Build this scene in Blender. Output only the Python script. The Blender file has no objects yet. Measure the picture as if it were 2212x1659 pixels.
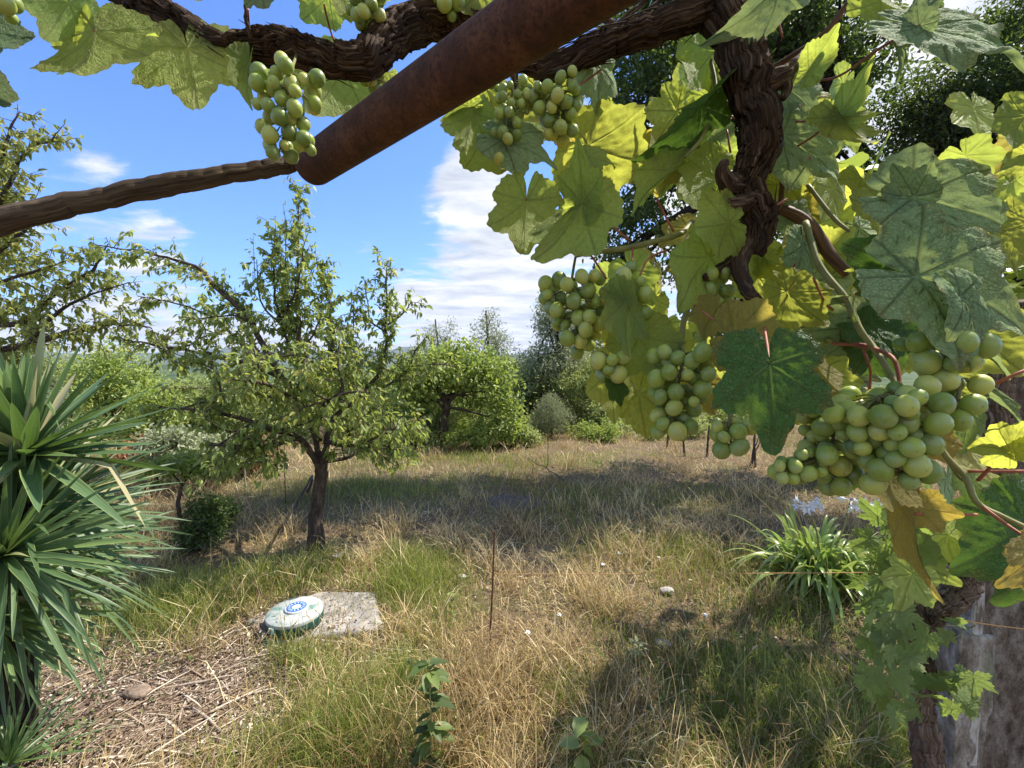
import bpy, math, random
import numpy as np
from mathutils import Vector, Matrix

random.seed(7)
R = np.random.RandomState(11)
rad = math.radians
scene = bpy.context.scene
COL = scene.collection

# ------------------------------------------------------------------ camera
PITCH = rad(3.2); CAMZ = 2.3; FOC = 15.0
CAM = np.array([0.0, 0.0, CAMZ])
cd = bpy.data.cameras.new("camera"); cam = bpy.data.objects.new("camera", cd); COL.objects.link(cam)
cd.sensor_width = 36; cd.lens = FOC; cd.clip_start = 0.02; cd.clip_end = 30000
cam.location = CAM; cam.rotation_euler = (rad(90) - PITCH, 0, 0)
scene.camera = cam
# survey helper: a direction read off the photograph (2212 px wide) plus a distance gives a world point
FW = np.array([0, math.cos(PITCH), -math.sin(PITCH)]); UPV = np.array([0, math.sin(PITCH), math.cos(PITCH)]); RT = np.array([1.0, 0, 0])
FP = 2212 * FOC / 36
def ray(x, y): return FW + (x - 1106) / FP * RT - (y - 829.5) / FP * UPV
def P(x, y, d): return CAM + d * ray(x, y)
def G(x, y, z=0.0):
    r = ray(x, y); return CAM + r * ((z - CAMZ) / r[2])
def PP(pts, d=None):
    return np.array([P(p[0], p[1], p[2] if len(p) > 2 else d) for p in pts])

# ------------------------------------------------------------------ sun, sky, exposure
SUN_EL, SUN_AZ = rad(56), rad(66)          # azimuth measured from +Y towards +X
sdir = np.array([math.sin(SUN_AZ) * math.cos(SUN_EL), math.cos(SUN_AZ) * math.cos(SUN_EL), math.sin(SUN_EL)])
sl = bpy.data.lights.new("sun", 'SUN'); sl.energy = 4.4; sl.angle = rad(0.6); sl.color = (1.0, 0.93, 0.82)
so = bpy.data.objects.new("sun", sl); COL.objects.link(so)
so.rotation_euler = Vector(-sdir).to_track_quat('-Z', 'Y').to_euler(); so.location = (0, 0, 20)
scene.view_settings.view_transform = 'Standard'; scene.view_settings.look = 'None'
scene.view_settings.exposure = 1.0; scene.view_settings.gamma = 1.0; scene.view_settings.use_curve_mapping = False
world = bpy.data.worlds.new("World"); scene.world = world; world.use_nodes = True

cy = scene.cycles; cy.max_bounces = 6; cy.diffuse_bounces = 3; cy.glossy_bounces = 2; cy.transmission_bounces = 4; cy.volume_bounces = 0

class NT:
    def __init__(s, nt): s.nt = nt; nt.nodes.clear()
    def n(s, typ, **kw):
        nd = s.nt.nodes.new(typ)
        for k, v in kw.items():
            if k.startswith('i_'):
                key = k[2:]; key = int(key) if key.isdigit() else key.replace('_', ' ')
                if hasattr(v, 'is_output'): s.nt.links.new(v, nd.inputs[key])
                else: nd.inputs[key].default_value = v
            else: setattr(nd, k, v)
        return nd
    def m(s, op, a, b=0.0, c=None, clamp=False):
        nd = s.nt.nodes.new('ShaderNodeMath'); nd.operation = op; nd.use_clamp = clamp
        for i, v in enumerate([a, b] + ([c] if c is not None else [])):
            if hasattr(v, 'is_output'): s.nt.links.new(v, nd.inputs[i])
            else: nd.inputs[i].default_value = v
        return nd.outputs[0]
    def mix(s, f, a, b, blend='MIX'):
        nd = s.nt.nodes.new('ShaderNodeMix'); nd.data_type = 'RGBA'; nd.blend_type = blend
        for i, v in ((0, f), (6, a), (7, b)):
            if hasattr(v, 'is_output'): s.nt.links.new(v, nd.inputs[i])
            elif isinstance(v, (tuple, list)): nd.inputs[i].default_value = (*v[:3], 1)
            else: nd.inputs[i].default_value = v
        return nd.outputs[2]
    def mr(s, v, a, b, c=0.0, d=1.0, smooth=True):
        nd = s.nt.nodes.new('ShaderNodeMapRange'); nd.interpolation_type = 'SMOOTHSTEP' if smooth else 'LINEAR'
        s.nt.links.new(v, nd.inputs[0])
        for i, q in enumerate((a, b, c, d)): nd.inputs[i + 1].default_value = q
        return nd.outputs[0]
    def ramp(s, f, stops):
        nd = s.nt.nodes.new('ShaderNodeValToRGB'); s.nt.links.new(f, nd.inputs[0]); e = nd.color_ramp.elements
        while len(e) < len(stops): e.new(0.5)
        for el, (p, c) in zip(e, stops): el.position = p; el.color = (*c[:3], 1)
        return nd.outputs[0]
    def noise(s, vec, scale, detail=4, rough=0.55, dist=0.0):
        nd = s.n('ShaderNodeTexNoise', i_Scale=scale, i_Detail=detail, i_Roughness=rough, i_Distortion=dist)
        if vec is not None: s.nt.links.new(vec, nd.inputs['Vector'])
        return nd.outputs[0]

w = NT(world.node_tree)
sky = w.n('ShaderNodeTexSky', sky_type='NISHITA'); sky.sun_disc = False; sky.sun_elevation = SUN_EL; sky.sun_rotation = SUN_AZ
sky.altitude = 300; sky.air_density = 1.0; sky.dust_density = 0.5; sky.ozone_density = 2.5
tc = w.n('ShaderNodeTexCoord'); gen = tc.outputs['Generated']
sep = w.n('ShaderNodeSeparateXYZ', i_0=gen)
zz = w.m('MAXIMUM', sep.outputs[2], 0.0)
den = w.m('ADD', zz, 0.16)
comb = w.n('ShaderNodeCombineXYZ', i_0=w.m('DIVIDE', sep.outputs[0], den), i_1=w.m('DIVIDE', sep.outputs[1], den), i_2=0.3)
mp = w.n('ShaderNodeMapping', i_Vector=comb.outputs[0], i_Rotation=(0, 0, rad(-22)), i_Scale=(0.75, 1.35, 1))
n1 = w.noise(mp.outputs[0], 2.9, 11, 0.62, 0.45)
n2 = w.noise(comb.outputs[0], 1.1, 8, 0.55, 0.0)
cover = w.mr(sep.outputs[2], 0.0, 0.16, 0.20, -0.03)
# cloud masses, each placed by its bearing in the sky: (x, y, angular radius, weight)
CL = [(1000, 360, .10, .30), (1030, 425, .16, .30), (930, 480, .12, .20), (1110, 520, .16, .18), (1010, 640, .22, .26), (1160, 650, .26, .30), (870, 625, .11, .20),
      (220, 365, .07, .13), (350, 495, .09, .15), (505, 445, .055, .16), (590, 435, .05, .12), (790, 515, .06, .14), (200, 250, .09, .08),
      (110, 520, .25, .12), (600, 700, .26, .16), (350, 640, .25, .14), (950, 720, .25, .16), (1950, 150, .45, .34), (1500, 480, .45, .34), (2100, 450, .5, .3), (1500, 100, .3, .05), (700, 290, .22, -.22), (620, 560, .2, -.14), (480, 610, .14, -.1), (900, 560, .08, -.1)]
acc = w.m('ADD', w.m('MULTIPLY', n1, 0.74), w.m('MULTIPLY', n2, 0.26))
acc = w.m('ADD', acc, cover)
for (x, y, r, wt) in CL:
    d = ray(x, y); d = d / np.linalg.norm(d)
    vd = w.n('ShaderNodeVectorMath', operation='DISTANCE', i_0=gen, i_1=tuple(d))
    acc = w.m('ADD', acc, w.mr(vd.outputs['Value'], r, r * 0.1, 0.0, wt * .80))
for d, r, wt in (((0.1, -.25, .96), .75, .17), ((0, -.9, .45), 1.15, .26)):   # unseen cloud added overhead and behind the viewer for neutral fill light
    vd = w.n('ShaderNodeVectorMath', operation='DISTANCE', i_0=gen, i_1=d); acc = w.m('ADD', acc, w.mr(vd.outputs['Value'], r, r * .3, 0.0, wt))
cm = w.mr(acc, 0.60, 0.775)
shade = w.noise(mp.outputs[0], 3.6, 6, 0.6, 0.2)
ccol = w.ramp(shade, [(0.32, (2.1, 2.35, 2.8)), (0.48, (3.1, 3.25, 3.5)), (0.60, (4.0, 4.0, 4.05))])
skyc = w.mix(0.8, sky.outputs[0], w.mix(1.0, sky.outputs[0], (0.30, 0.60, 1.12), 'MULTIPLY'))
skym = w.mix(cm, skyc, ccol)
bg = w.n('ShaderNodeBackground', i_Color=skym, i_Strength=0.14)
wo = w.n('ShaderNodeOutputWorld', i_Surface=bg.outputs[0])

# ------------------------------------------------------------------ numpy noise
def _h(i, j, k):
    n = (i.astype(np.int64) * 73856093) ^ (j.astype(np.int64) * 19349663) ^ (k.astype(np.int64) * 83492791)
    n = (n ^ (n >> 13)) * 1274126177; n = n & 0x7fffffff
    return (n % 10007) / 10006.0
def vn(x, y, z=0.0):
    x = np.asarray(x, float); y = np.asarray(y, float) + 0 * x; z = np.asarray(z, float) + 0 * x
    i, j, k = np.floor(x), np.floor(y), np.floor(z); fx, fy, fz = x - i, y - j, z - k
    fx = fx * fx * (3 - 2 * fx); fy = fy * fy * (3 - 2 * fy); fz = fz * fz * (3 - 2 * fz)
    o = 0
    for a in (0, 1):
        for b in (0, 1):
            for c in (0, 1):
                o = o + _h(i + a, j + b, k + c) * (fx if a else 1 - fx) * (fy if b else 1 - fy) * (fz if c else 1 - fz)
    return o * 2 - 1
def fbm(x, y, z=0.0, o=4):
    s = 0; a = 1.0; t = 0
    for q in range(o):
        s = s + a * vn(np.asarray(x) * 2 ** q + q * 17.3, np.asarray(y) * 2 ** q + q * 5.1, np.asarray(z) * 2 ** q); t += a; a *= 0.5
    return s / t
def sst(x, a, b):
    t = np.clip((np.asarray(x, float) - a) / (b - a), 0, 1); return t * t * (3 - 2 * t)

# ------------------------------------------------------------------ mesh helpers
class MB:
    """collects geometry; build() links it as ONE mesh object"""
    def __init__(s): s.V = []; s.F = []; s.A = {}; s.n = 0; s.mi = []
    def add(s, V, F, mat=0, **attrs):
        V = np.asarray(V, float).reshape(-1, 3)
        for f in (F if isinstance(F, list) else [F]):
            f = np.asarray(f, np.int64)
            if len(f): s.F.append(f + s.n); s.mi.append(np.full(len(f), mat, np.int32))
        m = len(V)
        for k in set(list(attrs) + list(s.A)):
            if k not in s.A: s.A[k] = [np.zeros((s.n, 3) if k in ('buv',) else s.n)] if s.n else []
            v = attrs.get(k)
            if v is None: v = np.zeros((m, 3)) if k == 'buv' else np.zeros(m)
            v = np.asarray(v, float)
            if k != 'buv' and v.ndim == 0: v = np.full(m, float(v))
            s.A[k].append(v)
        s.V.append(V); s.n += m
    def mesh(s, name, mats, smooth=True):
        me = bpy.data.meshes.new(name)
        V = np.concatenate(s.V); me.vertices.add(len(V)); me.vertices.foreach_set('co', V.astype(np.float32).ravel())
        cnt = np.concatenate([np.full(len(f), f.shape[1], np.int32) for f in s.F]); idx = np.concatenate([f.ravel() for f in s.F]).astype(np.int32)
        st = np.concatenate([[0], np.cumsum(cnt)[:-1]]).astype(np.int32)
        me.loops.add(len(idx)); me.loops.foreach_set('vertex_index', idx)
        me.polygons.add(len(cnt)); me.polygons.foreach_set('loop_start', st); me.polygons.foreach_set('loop_total', cnt)
        me.polygons.foreach_set('material_index', np.concatenate(s.mi))
        me.polygons.foreach_set('use_smooth', np.full(len(cnt), smooth))
        me.update(calc_edges=True)
        for k, v in s.A.items():
            v = np.concatenate(v)
            at = me.attributes.new(k, 'FLOAT_VECTOR' if k == 'buv' else 'FLOAT', 'POINT')
            at.data.foreach_set('vector' if k == 'buv' else 'value', v.astype(np.float32).ravel())
        for m in (mats if isinstance(mats, (list, tuple)) else [mats]): me.materials.append(m)
        return me
    def build(s, name, mats, parent=None, smooth=True, origin=None):
        if origin is not None: s.V = [v - np.asarray(origin) for v in s.V]
        o = bpy.data.objects.new(name, s.mesh(name, mats, smooth)); COL.objects.link(o)
        if parent is not None:
            o.parent = parent
            if origin is None: o.matrix_parent_inverse = Matrix.Translation(parent.location).inverted() if parent.type == 'EMPTY' else Matrix.Identity(4)
        elif origin is not None: o.location = origin
        return o
def tag(o, label=None, cat=None, group=None, kind=None):
    if label: o['label'] = label
    if cat: o['category'] = cat
    if group: o['group'] = group
    if kind: o['kind'] = kind
    return o
def empty(name, loc, label, cat, group=None):
    o = bpy.data.objects.new(name, None); COL.objects.link(o); o.location = loc; o.empty_display_size = 0.1
    return tag(o, label, cat, group)

def catmull(P0, n):
    P0 = np.asarray(P0, float)
    if len(P0) == 2: t = np.linspace(0, 1, n)[:, None]; return P0[0] * (1 - t) + P0[1] * t
    Q = np.vstack([2 * P0[0] - P0[1], P0, 2 * P0[-1] - P0[-2]]); m = len(P0) - 1
    u = np.linspace(0, m - 1e-6, n); i = u.astype(int); t = (u - i)[:, None]
    a, b, c, d = Q[i], Q[i + 1], Q[i + 2], Q[i + 3]
    return 0.5 * ((2 * b) + (-a + c) * t + (2 * a - 5 * b + 4 * c - d) * t ** 2 + (-a + 3 * b - 3 * c + d) * t ** 3)
def frames(C):
    T = np.gradient(C, axis=0); T /= np.linalg.norm(T, axis=1)[:, None] + 1e-12
    N = np.zeros_like(T); a = np.array([0, 0, 1.0]) if abs(T[0][2]) < 0.9 else np.array([1.0, 0, 0])
    N[0] = np.cross(T[0], a); N[0] /= np.linalg.norm(N[0])
    for i in range(1, len(T)):
        v = N[i - 1] - T[i] * np.dot(N[i - 1], T[i]); N[i] = v / (np.linalg.norm(v) + 1e-12)
    return T, N, np.cross(T, N)
def tube(mb, pts, radii, sides=8, step=None, n=None, gnarl=0.0, ridge=0.0, lump=0.0, twist=0.0, seed=0, cap=True, mat=0, wob=0.0, tint=None, round_end=False):
    """tapered tube along a smooth path; gnarl/ridge carve fibrous bark"""
    pts = np.asarray(pts, float)
    L = np.linalg.norm(np.diff(pts, axis=0), axis=1).sum()
    n = n or max(3, int(L / (step or L / 12)) + 1)
    C = catmull(pts, n); rr = np.interp(np.linspace(0, 1, n), np.linspace(0, 1, len(radii)), radii)
    if wob: C = C + np.stack([fbm(np.arange(n) * 0.35 + seed, q * 9.1, seed, 2) for q in range(3)], 1) * wob
    T, N, B = frames(C); a = np.linspace(0, 2 * np.pi, sides, endpoint=False)
    s = np.concatenate([[0], np.cumsum(np.linalg.norm(np.diff(C, axis=0), axis=1))])
    A, S = np.meshgrid(a, s); rm = rr[:, None] * np.ones_like(A)
    if gnarl or ridge or lump:
        At = A + twist * S
        cx, cy = np.cos(At), np.sin(At); q = rr.mean()
        if lump: rm = rm * (1 + lump * fbm(cx * 1.1 + seed, cy * 1.1, S / q * 0.28, 3))
        if ridge:
            w1 = 1 - np.abs(fbm(cx * 4.2 + seed, cy * 4.2, S / q * 0.13, 3)) * 2.4
            w2 = 1 - np.abs(fbm(cx * 10 + seed + 9, cy * 10, S / q * 0.3, 2)) * 2.4
            rm = rm * (1 + ridge * (w1 * 0.7 + w2 * 0.55 - 0.7))
        if gnarl: rm = rm * (1 + gnarl * vn(cx * 14 + seed, cy * 14, S / q * 3))
    V = C[:, None, :] + rm[..., None] * (np.cos(A)[..., None] * N[:, None, :] + np.sin(A)[..., None] * B[:, None, :])
    i = np.arange(n - 1)[:, None] * sides; j = np.arange(sides)[None, :]; j2 = (j + 1) % sides
    F = np.stack([i + j, i + j2, i + sides + j2, i + sides + j], -1).reshape(-1, 4)
    V = V.reshape(-1, 3); buv = np.stack([np.cos(A) * rm, np.sin(A) * rm, S], -1).reshape(-1, 3)
    fl = [F]
    if cap:
        V = np.vstack([V, C[0], C[-1]]); buv = np.vstack([buv, [0, 0, 0], [0, 0, s[-1]]]); b0 = n * sides
        jj = np.arange(sides)
        fl.append(np.stack([np.full(sides, b0), (jj + 1) % sides, jj], 1)); fl.append(np.stack([np.full(sides, b0 + 1), (n - 1) * sides + jj, (n - 1) * sides + (jj + 1) % sides], 1))
    kw = {} if tint is None else dict(tint=tint)
    mb.add(V, fl, mat, buv=buv, **kw)
    return C
def nrm(v): return v / (np.linalg.norm(v, axis=-1, keepdims=True) + 1e-9)
def leaves(mb, base, d, up, L, W, tint, fold=0.25, curl=0.15, mat=0):
    """n small leaves as folded six-point blades"""
    n = len(base); d = nrm(d); x = nrm(np.cross(d, up)); z = np.cross(x, d)
    L = np.broadcast_to(L, n)[:, None]; W = np.broadcast_to(W, n)[:, None]
    def pt(u, v): return base + d * (u * L) + x * (v * W) + z * (abs(v) * fold * W - curl * L * u * u)
    V = np.stack([pt(0, 0), pt(.28, -.42), pt(.66, -.36), pt(1, 0), pt(.66, .36), pt(.28, .42)], 1).reshape(-1, 3)
    b = np.arange(n)[:, None] * 6
    F = np.vstack([b + [0, 3, 2, 1], b + [0, 5, 4, 3]])
    mb.add(V, F, mat, tint=np.repeat(np.broadcast_to(tint, n), 6))
def rnd_dir(n): return nrm(R.normal(size=(n, 3)))
def blades(mb, base, h, lean, wd, tint, mat=0, bend=0.5):
    """n grass blades: tapered three-level strips leaning by vector lean"""
    n = len(base); h = np.broadcast_to(h, n)[:, None]; wd = np.broadcast_to(wd, n)[:, None]
    a = R.uniform(0, 2 * np.pi, n); s = np.stack([np.cos(a), np.sin(a), 0 * a], 1)
    up = np.array([0, 0, 1.0]); le = lean
    p1 = base + up * h * 0.45 + le * h * 0.22; p2 = base + up * h * (0.85 - .1 * bend) + le * h * (.45 + .3 * bend)
    p3 = base + up * h * (1 - .45 * bend * np.minimum(1, np.linalg.norm(le, axis=1, keepdims=True))) + le * h * (.75 + .5 * bend)
    V = np.stack([base - s * wd * .5, base + s * wd * .5, p1 - s * wd * .45, p1 + s * wd * .45, p2 - s * wd * .25, p2 + s * wd * .25, p3], 1).reshape(-1, 3)
    b = np.arange(n)[:, None] * 7
    mb.add(V, [np.vstack([b + [0, 1, 3, 2], b + [2, 3, 5, 4]]), b + [4, 5, 6]], mat, tint=np.repeat(np.broadcast_to(tint, n), 7))

# ------------------------------------------------------------------ materials
def mat(name):
    m = bpy.data.materials.new(name); m.use_nodes = True; return m, NT(m.node_tree)
def finish(m, t, shader):
    t.n('ShaderNodeOutputMaterial', i_Surface=shader); return m
def pbsdf(t, col, rough=0.7, spec=0.4, normal=None):
    b = t.n('ShaderNodeBsdfPrincipled', i_Roughness=rough)
    b.inputs['Specular IOR Level'].default_value = spec
    if hasattr(col, 'is_output'): t.nt.links.new(col, b.inputs['Base Color'])
    else: b.inputs['Base Color'].default_value = (*col[:3], 1)
    if normal is not None: t.nt.links.new(normal, b.inputs['Normal'])
    return b
def bump(t, h, s=0.4, d=0.01):
    return t.n('ShaderNodeBump', i_Strength=s, i_Distance=d, i_Height=h).outputs[0]
def attr(t, name): return t.n('ShaderNodeAttribute', attribute_name=name)
def foliage(name, stops, trans=(0.3, 0.42, 0.05), tf=0.4, rough=0.5, spec=0.35):
    m, t = mat(name); c = t.ramp(attr(t, 'tint').outputs['Fac'], stops)
    b = pbsdf(t, c, rough, spec)
    tr = t.n('ShaderNodeBsdfTranslucent', i_Color=t.mix(0.6, c, trans))
    mx = t.n('ShaderNodeMixShader', i_0=tf, i_1=b.outputs[0], i_2=tr.outputs[0])
    return finish(m, t, mx.outputs[0])
M_pear = foliage('pear_leaf', [(0, (.10, .14, .04)), (.55, (.22, .29, .075)), (.85, (.36, .43, .11)), (.97, (.58, .46, .10))], (.58, .66, .12), .5, .42, .5)
M_left = foliage('plum_leaf', [(0, (.12, .16, .04)), (.5, (.26, .31, .08)), (1, (.50, .46, .14))], (.55, .55, .10), .5, .45)
M_oak = foliage('oak_leaf', [(0, (.022, .036, .012)), (.6, (.055, .085, .024)), (1, (.13, .18, .05))], (.26, .38, .05), .38, .5, .3)
M_mid = foliage('glossy_leaf', [(0, (.08, .13, .03)), (.5, (.22, .30, .06)), (1, (.42, .50, .14))], (.50, .60, .08), .45, .4, .5)
M_bush = foliage('bush_leaf', [(0, (.10, .14, .04)), (.5, (.25, .31, .10)), (1, (.48, .52, .2))], (.5, .56, .12), .42, .55)
M_grey = foliage('grey_leaf', [(0, (.15, .18, .09)), (.5, (.30, .34, .19)), (1, (.50, .53, .32))], (.45, .48, .2), .35, .6)
M_dark = foliage('dark_leaf', [(0, (.022, .040, .014)), (.6, (.05, .085, .025)), (1, (.11, .16, .04))], (.2, .3, .05), .3, .5)
M_rust_leaf = foliage('dead_leaf', [(0, (.14, .07, .03)), (.5, (.30, .14, .06)), (1, (.42, .24, .12))], (.5, .25, .08), .3, .7)
M_grass_dry = foliage('dry_grass', [(0, (.16, .10, .04)), (.35, (.43, .30, .13)), (.7, (.70, .54, .26)), (1, (.88, .76, .45))], (.6, .44, .2), .3, .6, .3)
M_grass_green = foliage('green_grass', [(0, (.08, .105, .03)), (.4, (.18, .225, .05)), (.8, (.34, .37, .09)), (1, (.58, .52, .20))], (.42, .5, .06), .4, .55, .35)
M_weed = foliage('weed_leaf', [(0, (.04, .065, .022)), (.5, (.095, .14, .04)), (1, (.2, .26, .07))], (.3, .42, .06), .35, .5)
M_litter = foliage('litter', [(0, (.07, .045, .03)), (.45, (.20, .135, .09)), (.8, (.42, .32, .22)), (1, (.72, .64, .52))], (.4, .28, .16), .12, .75)
M_lily = foliage('lily_leaf', [(0, (.08, .16, .04)), (.5, (.22, .34, .08)), (1, (.40, .42, .12))], (.4, .55, .08), .35, .35, .6)

def yucca_mat():
    m, t = mat('yucca_leaf'); a = attr(t, 'buv'); s = t.n('ShaderNodeSeparateXYZ', i_0=a.outputs['Vector'])
    e = t.mr(t.m('ABSOLUTE', s.outputs[0]), .80, 1.0)
    c = t.ramp(attr(t, 'tint').outputs['Fac'], [(0, (.020, .050, .020)), (.6, (.060, .12, .045)), (.93, (.17, .25, .07)), (1, (.55, .46, .26))])
    st = t.noise(t.n('ShaderNodeCombineXYZ', i_0=t.m('MULTIPLY', s.outputs[0], 7), i_1=s.outputs[1], i_2=s.outputs[2]).outputs[0], 1.2, 3)
    c = t.mix(t.mr(st, .35, .7, 0, .45), c, (.20, .28, .13)); c = t.mix(e, c, (.30, .36, .13))
    b = pbsdf(t, c, .42, .45); tr = t.n('ShaderNodeBsdfTranslucent', i_Color=(.22, .38, .06, 1))
    return finish(m, t, t.n('ShaderNodeMixShader', i_0=.2, i_1=b.outputs[0], i_2=tr.outputs[0]).outputs[0])
M_yucca = yucca_mat()

def vine_mat(name, top, under, trans, gloss=.58, tf=.45, veinc=(.42, .45, .18), spots=0.0):
    """top and underside of a real leaf differ; veins are raised and paler"""
    m, t = mat(name); bf = t.n('ShaderNodeNewGeometry').outputs['Backfacing']; v = attr(t, 'vein').outputs['Fac']; tcn = t.n('ShaderNodeTexCoord')
    n = t.noise(tcn.outputs['Object'], 5.0, 4, .6); fine = t.noise(tcn.outputs['Object'], 34.0, 3, .6)
    top_c = t.mix(t.mr(n, .35, .7), top, tuple(q * 1.5 for q in top)); un_c = t.mix(t.mr(n, .3, .7), under, tuple(q * 1.3 for q in under))
    c = t.mix(bf, top_c, un_c)
    c = t.mix(t.mr(fine, .45, .75, 0, .22), c, tuple(q * .55 for q in under))
    oi = t.n('ShaderNodeObjectInfo').outputs['Random']
    hs = t.n('ShaderNodeHueSaturation', i_Hue=t.mr(oi, 0, 1, .485, .512, False), i_Saturation=t.mr(oi, 0, 1, 1.1, .9, False), i_Value=t.mr(t.m('FRACT', t.m('MULTIPLY', oi, 7.3)), 0, 1, .8, 1.2, False), i_Color=c); c = hs.outputs[0]
    c = t.mix(t.m('MULTIPLY', v, .75, clamp=True), c, veinc)
    rim = attr(t, 'rim').outputs['Fac']; c = t.mix(t.m('MULTIPLY', rim, t.mr(n, .42, .62, 0, .75)), c, (.34, .22, .08))
    if spots:
        sp = t.noise(tcn.outputs['Object'], 9.0, 5, .65); c = t.mix(t.mr(sp, .62, .72, 0, spots), c, (.30, .15, .04))
    wob = t.n('ShaderNodeTexNoise', i_Scale=6.0, i_Detail=3.0, i_Vector=tcn.outputs['Object'])
    wv = t.n('ShaderNodeVectorMath', operation='MULTIPLY_ADD', i_0=wob.outputs['Color'], i_1=(.10, .10, .10), i_2=tcn.outputs['Object'])
    vo = t.n('ShaderNodeTexVoronoi', feature='DISTANCE_TO_EDGE', i_Scale=26.0, i_Vector=wv.outputs[0]); ve = t.m('MULTIPLY', t.mr(vo.outputs['Distance'], 0.0, .16, 1.0, 0.0), t.mr(n, .35, .7, .1, 1.0))
    c = t.mix(t.m('MULTIPLY', ve, .20 if name == 'vine_leaf_sky_sheen' else .08), c, tuple(q * (.45 if name == 'vine_leaf_sky_sheen' else .6) for q in under))
    hgt = t.m('ADD', t.m('ADD', t.m('MULTIPLY', v, 1.0), t.m('MULTIPLY', fine, .5)), t.m('MULTIPLY', ve, -.6))
    nb = bump(t, hgt, .8, .008)
    b = pbsdf(t, c, gloss, .35, nb)
    trc = t.mix(t.m('MULTIPLY', v, .6, clamp=True), t.mix(t.mr(fine, .4, .7, 0, .35), trans, tuple(q * .55 for q in trans)), tuple(q * .35 for q in trans))
    trc = t.mix(t.m('MULTIPLY', ve, .2), trc, tuple(q * .4 for q in trans))
    tr = t.n('ShaderNodeBsdfTranslucent', i_Color=trc)
    return finish(m, t, t.n('ShaderNodeMixShader', i_0=tf, i_1=b.outputs[0], i_2=tr.outputs[0]).outputs[0])
VM = {
    'g': vine_mat('vine_leaf_green', (.13, .21, .06), (.27, .35, .11), (.62, .72, .10), tf=.58),
    'y': vine_mat('vine_leaf_yellow', (.22, .29, .06), (.32, .38, .10), (.74, .78, .11), tf=.6),
    't': vine_mat('vine_leaf_sky_sheen', (.25, .36, .17), (.30, .38, .16), (.45, .56, .18), gloss=.78, tf=.35, veinc=(.12, .16, .09)),  # pale colour paints in the sky's reflection on upper leaf sides
    'd': vine_mat('vine_leaf_deep', (.05, .125, .025), (.10, .15, .05), (.20, .36, .04), gloss=.5, tf=.3, veinc=(.22, .30, .10)),
    'b': vine_mat('vine_leaf_bronze', (.24, .22, .06), (.28, .26, .08), (.66, .54, .09), tf=.52, spots=.5),
    'o': vine_mat('vine_leaf_autumn', (.42, .33, .07), (.46, .36, .10), (.75, .55, .08), tf=.45, spots=.35),
    'l': vine_mat('young_vine_leaf', (.22, .33, .11), (.32, .41, .18), (.45, .60, .10), gloss=.5, tf=.4, spots=.15),
}
def bark(name, c1, c2, c3, sc=90, stretch=.10, bs=.7, rough=.85):
    m, t = mat(name); a = attr(t, 'buv').outputs['Vector']
    mp = t.n('ShaderNodeMapping', i_Vector=a, i_Scale=(1, 1, stretch))
    n = t.noise(mp.outputs[0], sc, 6, .65, .8); n2 = t.noise(mp.outputs[0], sc * .22, 4, .6)
    c = t.ramp(n, [(.32, c1), (.52, c2), (.72, c3)]); c = t.mix(t.mr(n2, .4, .7, 0, .55), c, c1)
    return finish(m, t, pbsdf(t, c, rough, .2, bump(t, n, bs, .006)).outputs[0])
M_vbark = bark('vine_bark', (.018, .011, .007), (.085, .048, .028), (.30, .21, .14), 190, .05, 1.0)
M_vbark2 = bark('vine_bark_pale', (.05, .034, .023), (.19, .13, .09), (.42, .32, .24), 150, .06, 1.0)
M_cane = bark('brown_cane', (.06, .030, .015), (.15, .075, .035), (.28, .16, .08), 120, .05, .3, .6)
M_pole = bark('weathered_pole', (.035, .024, .016), (.13, .09, .058), (.34, .26, .18), 130, .03, .9)
M_tbark = bark('tree_bark', (.03, .022, .016), (.085, .062, .045), (.20, .155, .115), 30, .25, .9)
M_obark = bark('oak_bark', (.010, .008, .006), (.030, .022, .017), (.07, .055, .042), 9, .3, .9)
def simple(name, c1, c2, sc, rough=.6, spec=.4, bs=.2, det=5):
    m, t = mat(name); n = t.noise(t.n('ShaderNodeTexCoord').outputs['Object'], sc, det, .6)
    return finish(m, t, pbsdf(t, t.ramp(n, [(.35, c1), (.68, c2)]), rough, spec, bump(t, n, bs, .004)).outputs[0])
M_gcane = simple('green_cane', (.17, .17, .05), (.32, .29, .10), 30)
M_red = simple('red_petiole', (.24, .055, .035), (.46, .17, .09), 25)
M_rachis = simple('grape_stalk', (.12, .10, .03), (.26, .24, .08), 40)
M_stick = simple('grey_stick', (.24, .18, .13), (.58, .48, .38), 40, .85, .2, .5)
M_stone = simple('pale_stone', (.28, .24, .20), (.58, .54, .48), 22, .9, .2, .6)
M_brown = simple('brown_stone', (.14, .10, .07), (.34, .26, .19), 22, .9, .2, .6)
M_petal = simple('white_petal', (.78, .78, .74), (.88, .88, .86), 9, .5)
M_string = simple('orange_string', (.52, .26, .08), (.72, .42, .16), 200, .8)

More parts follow.
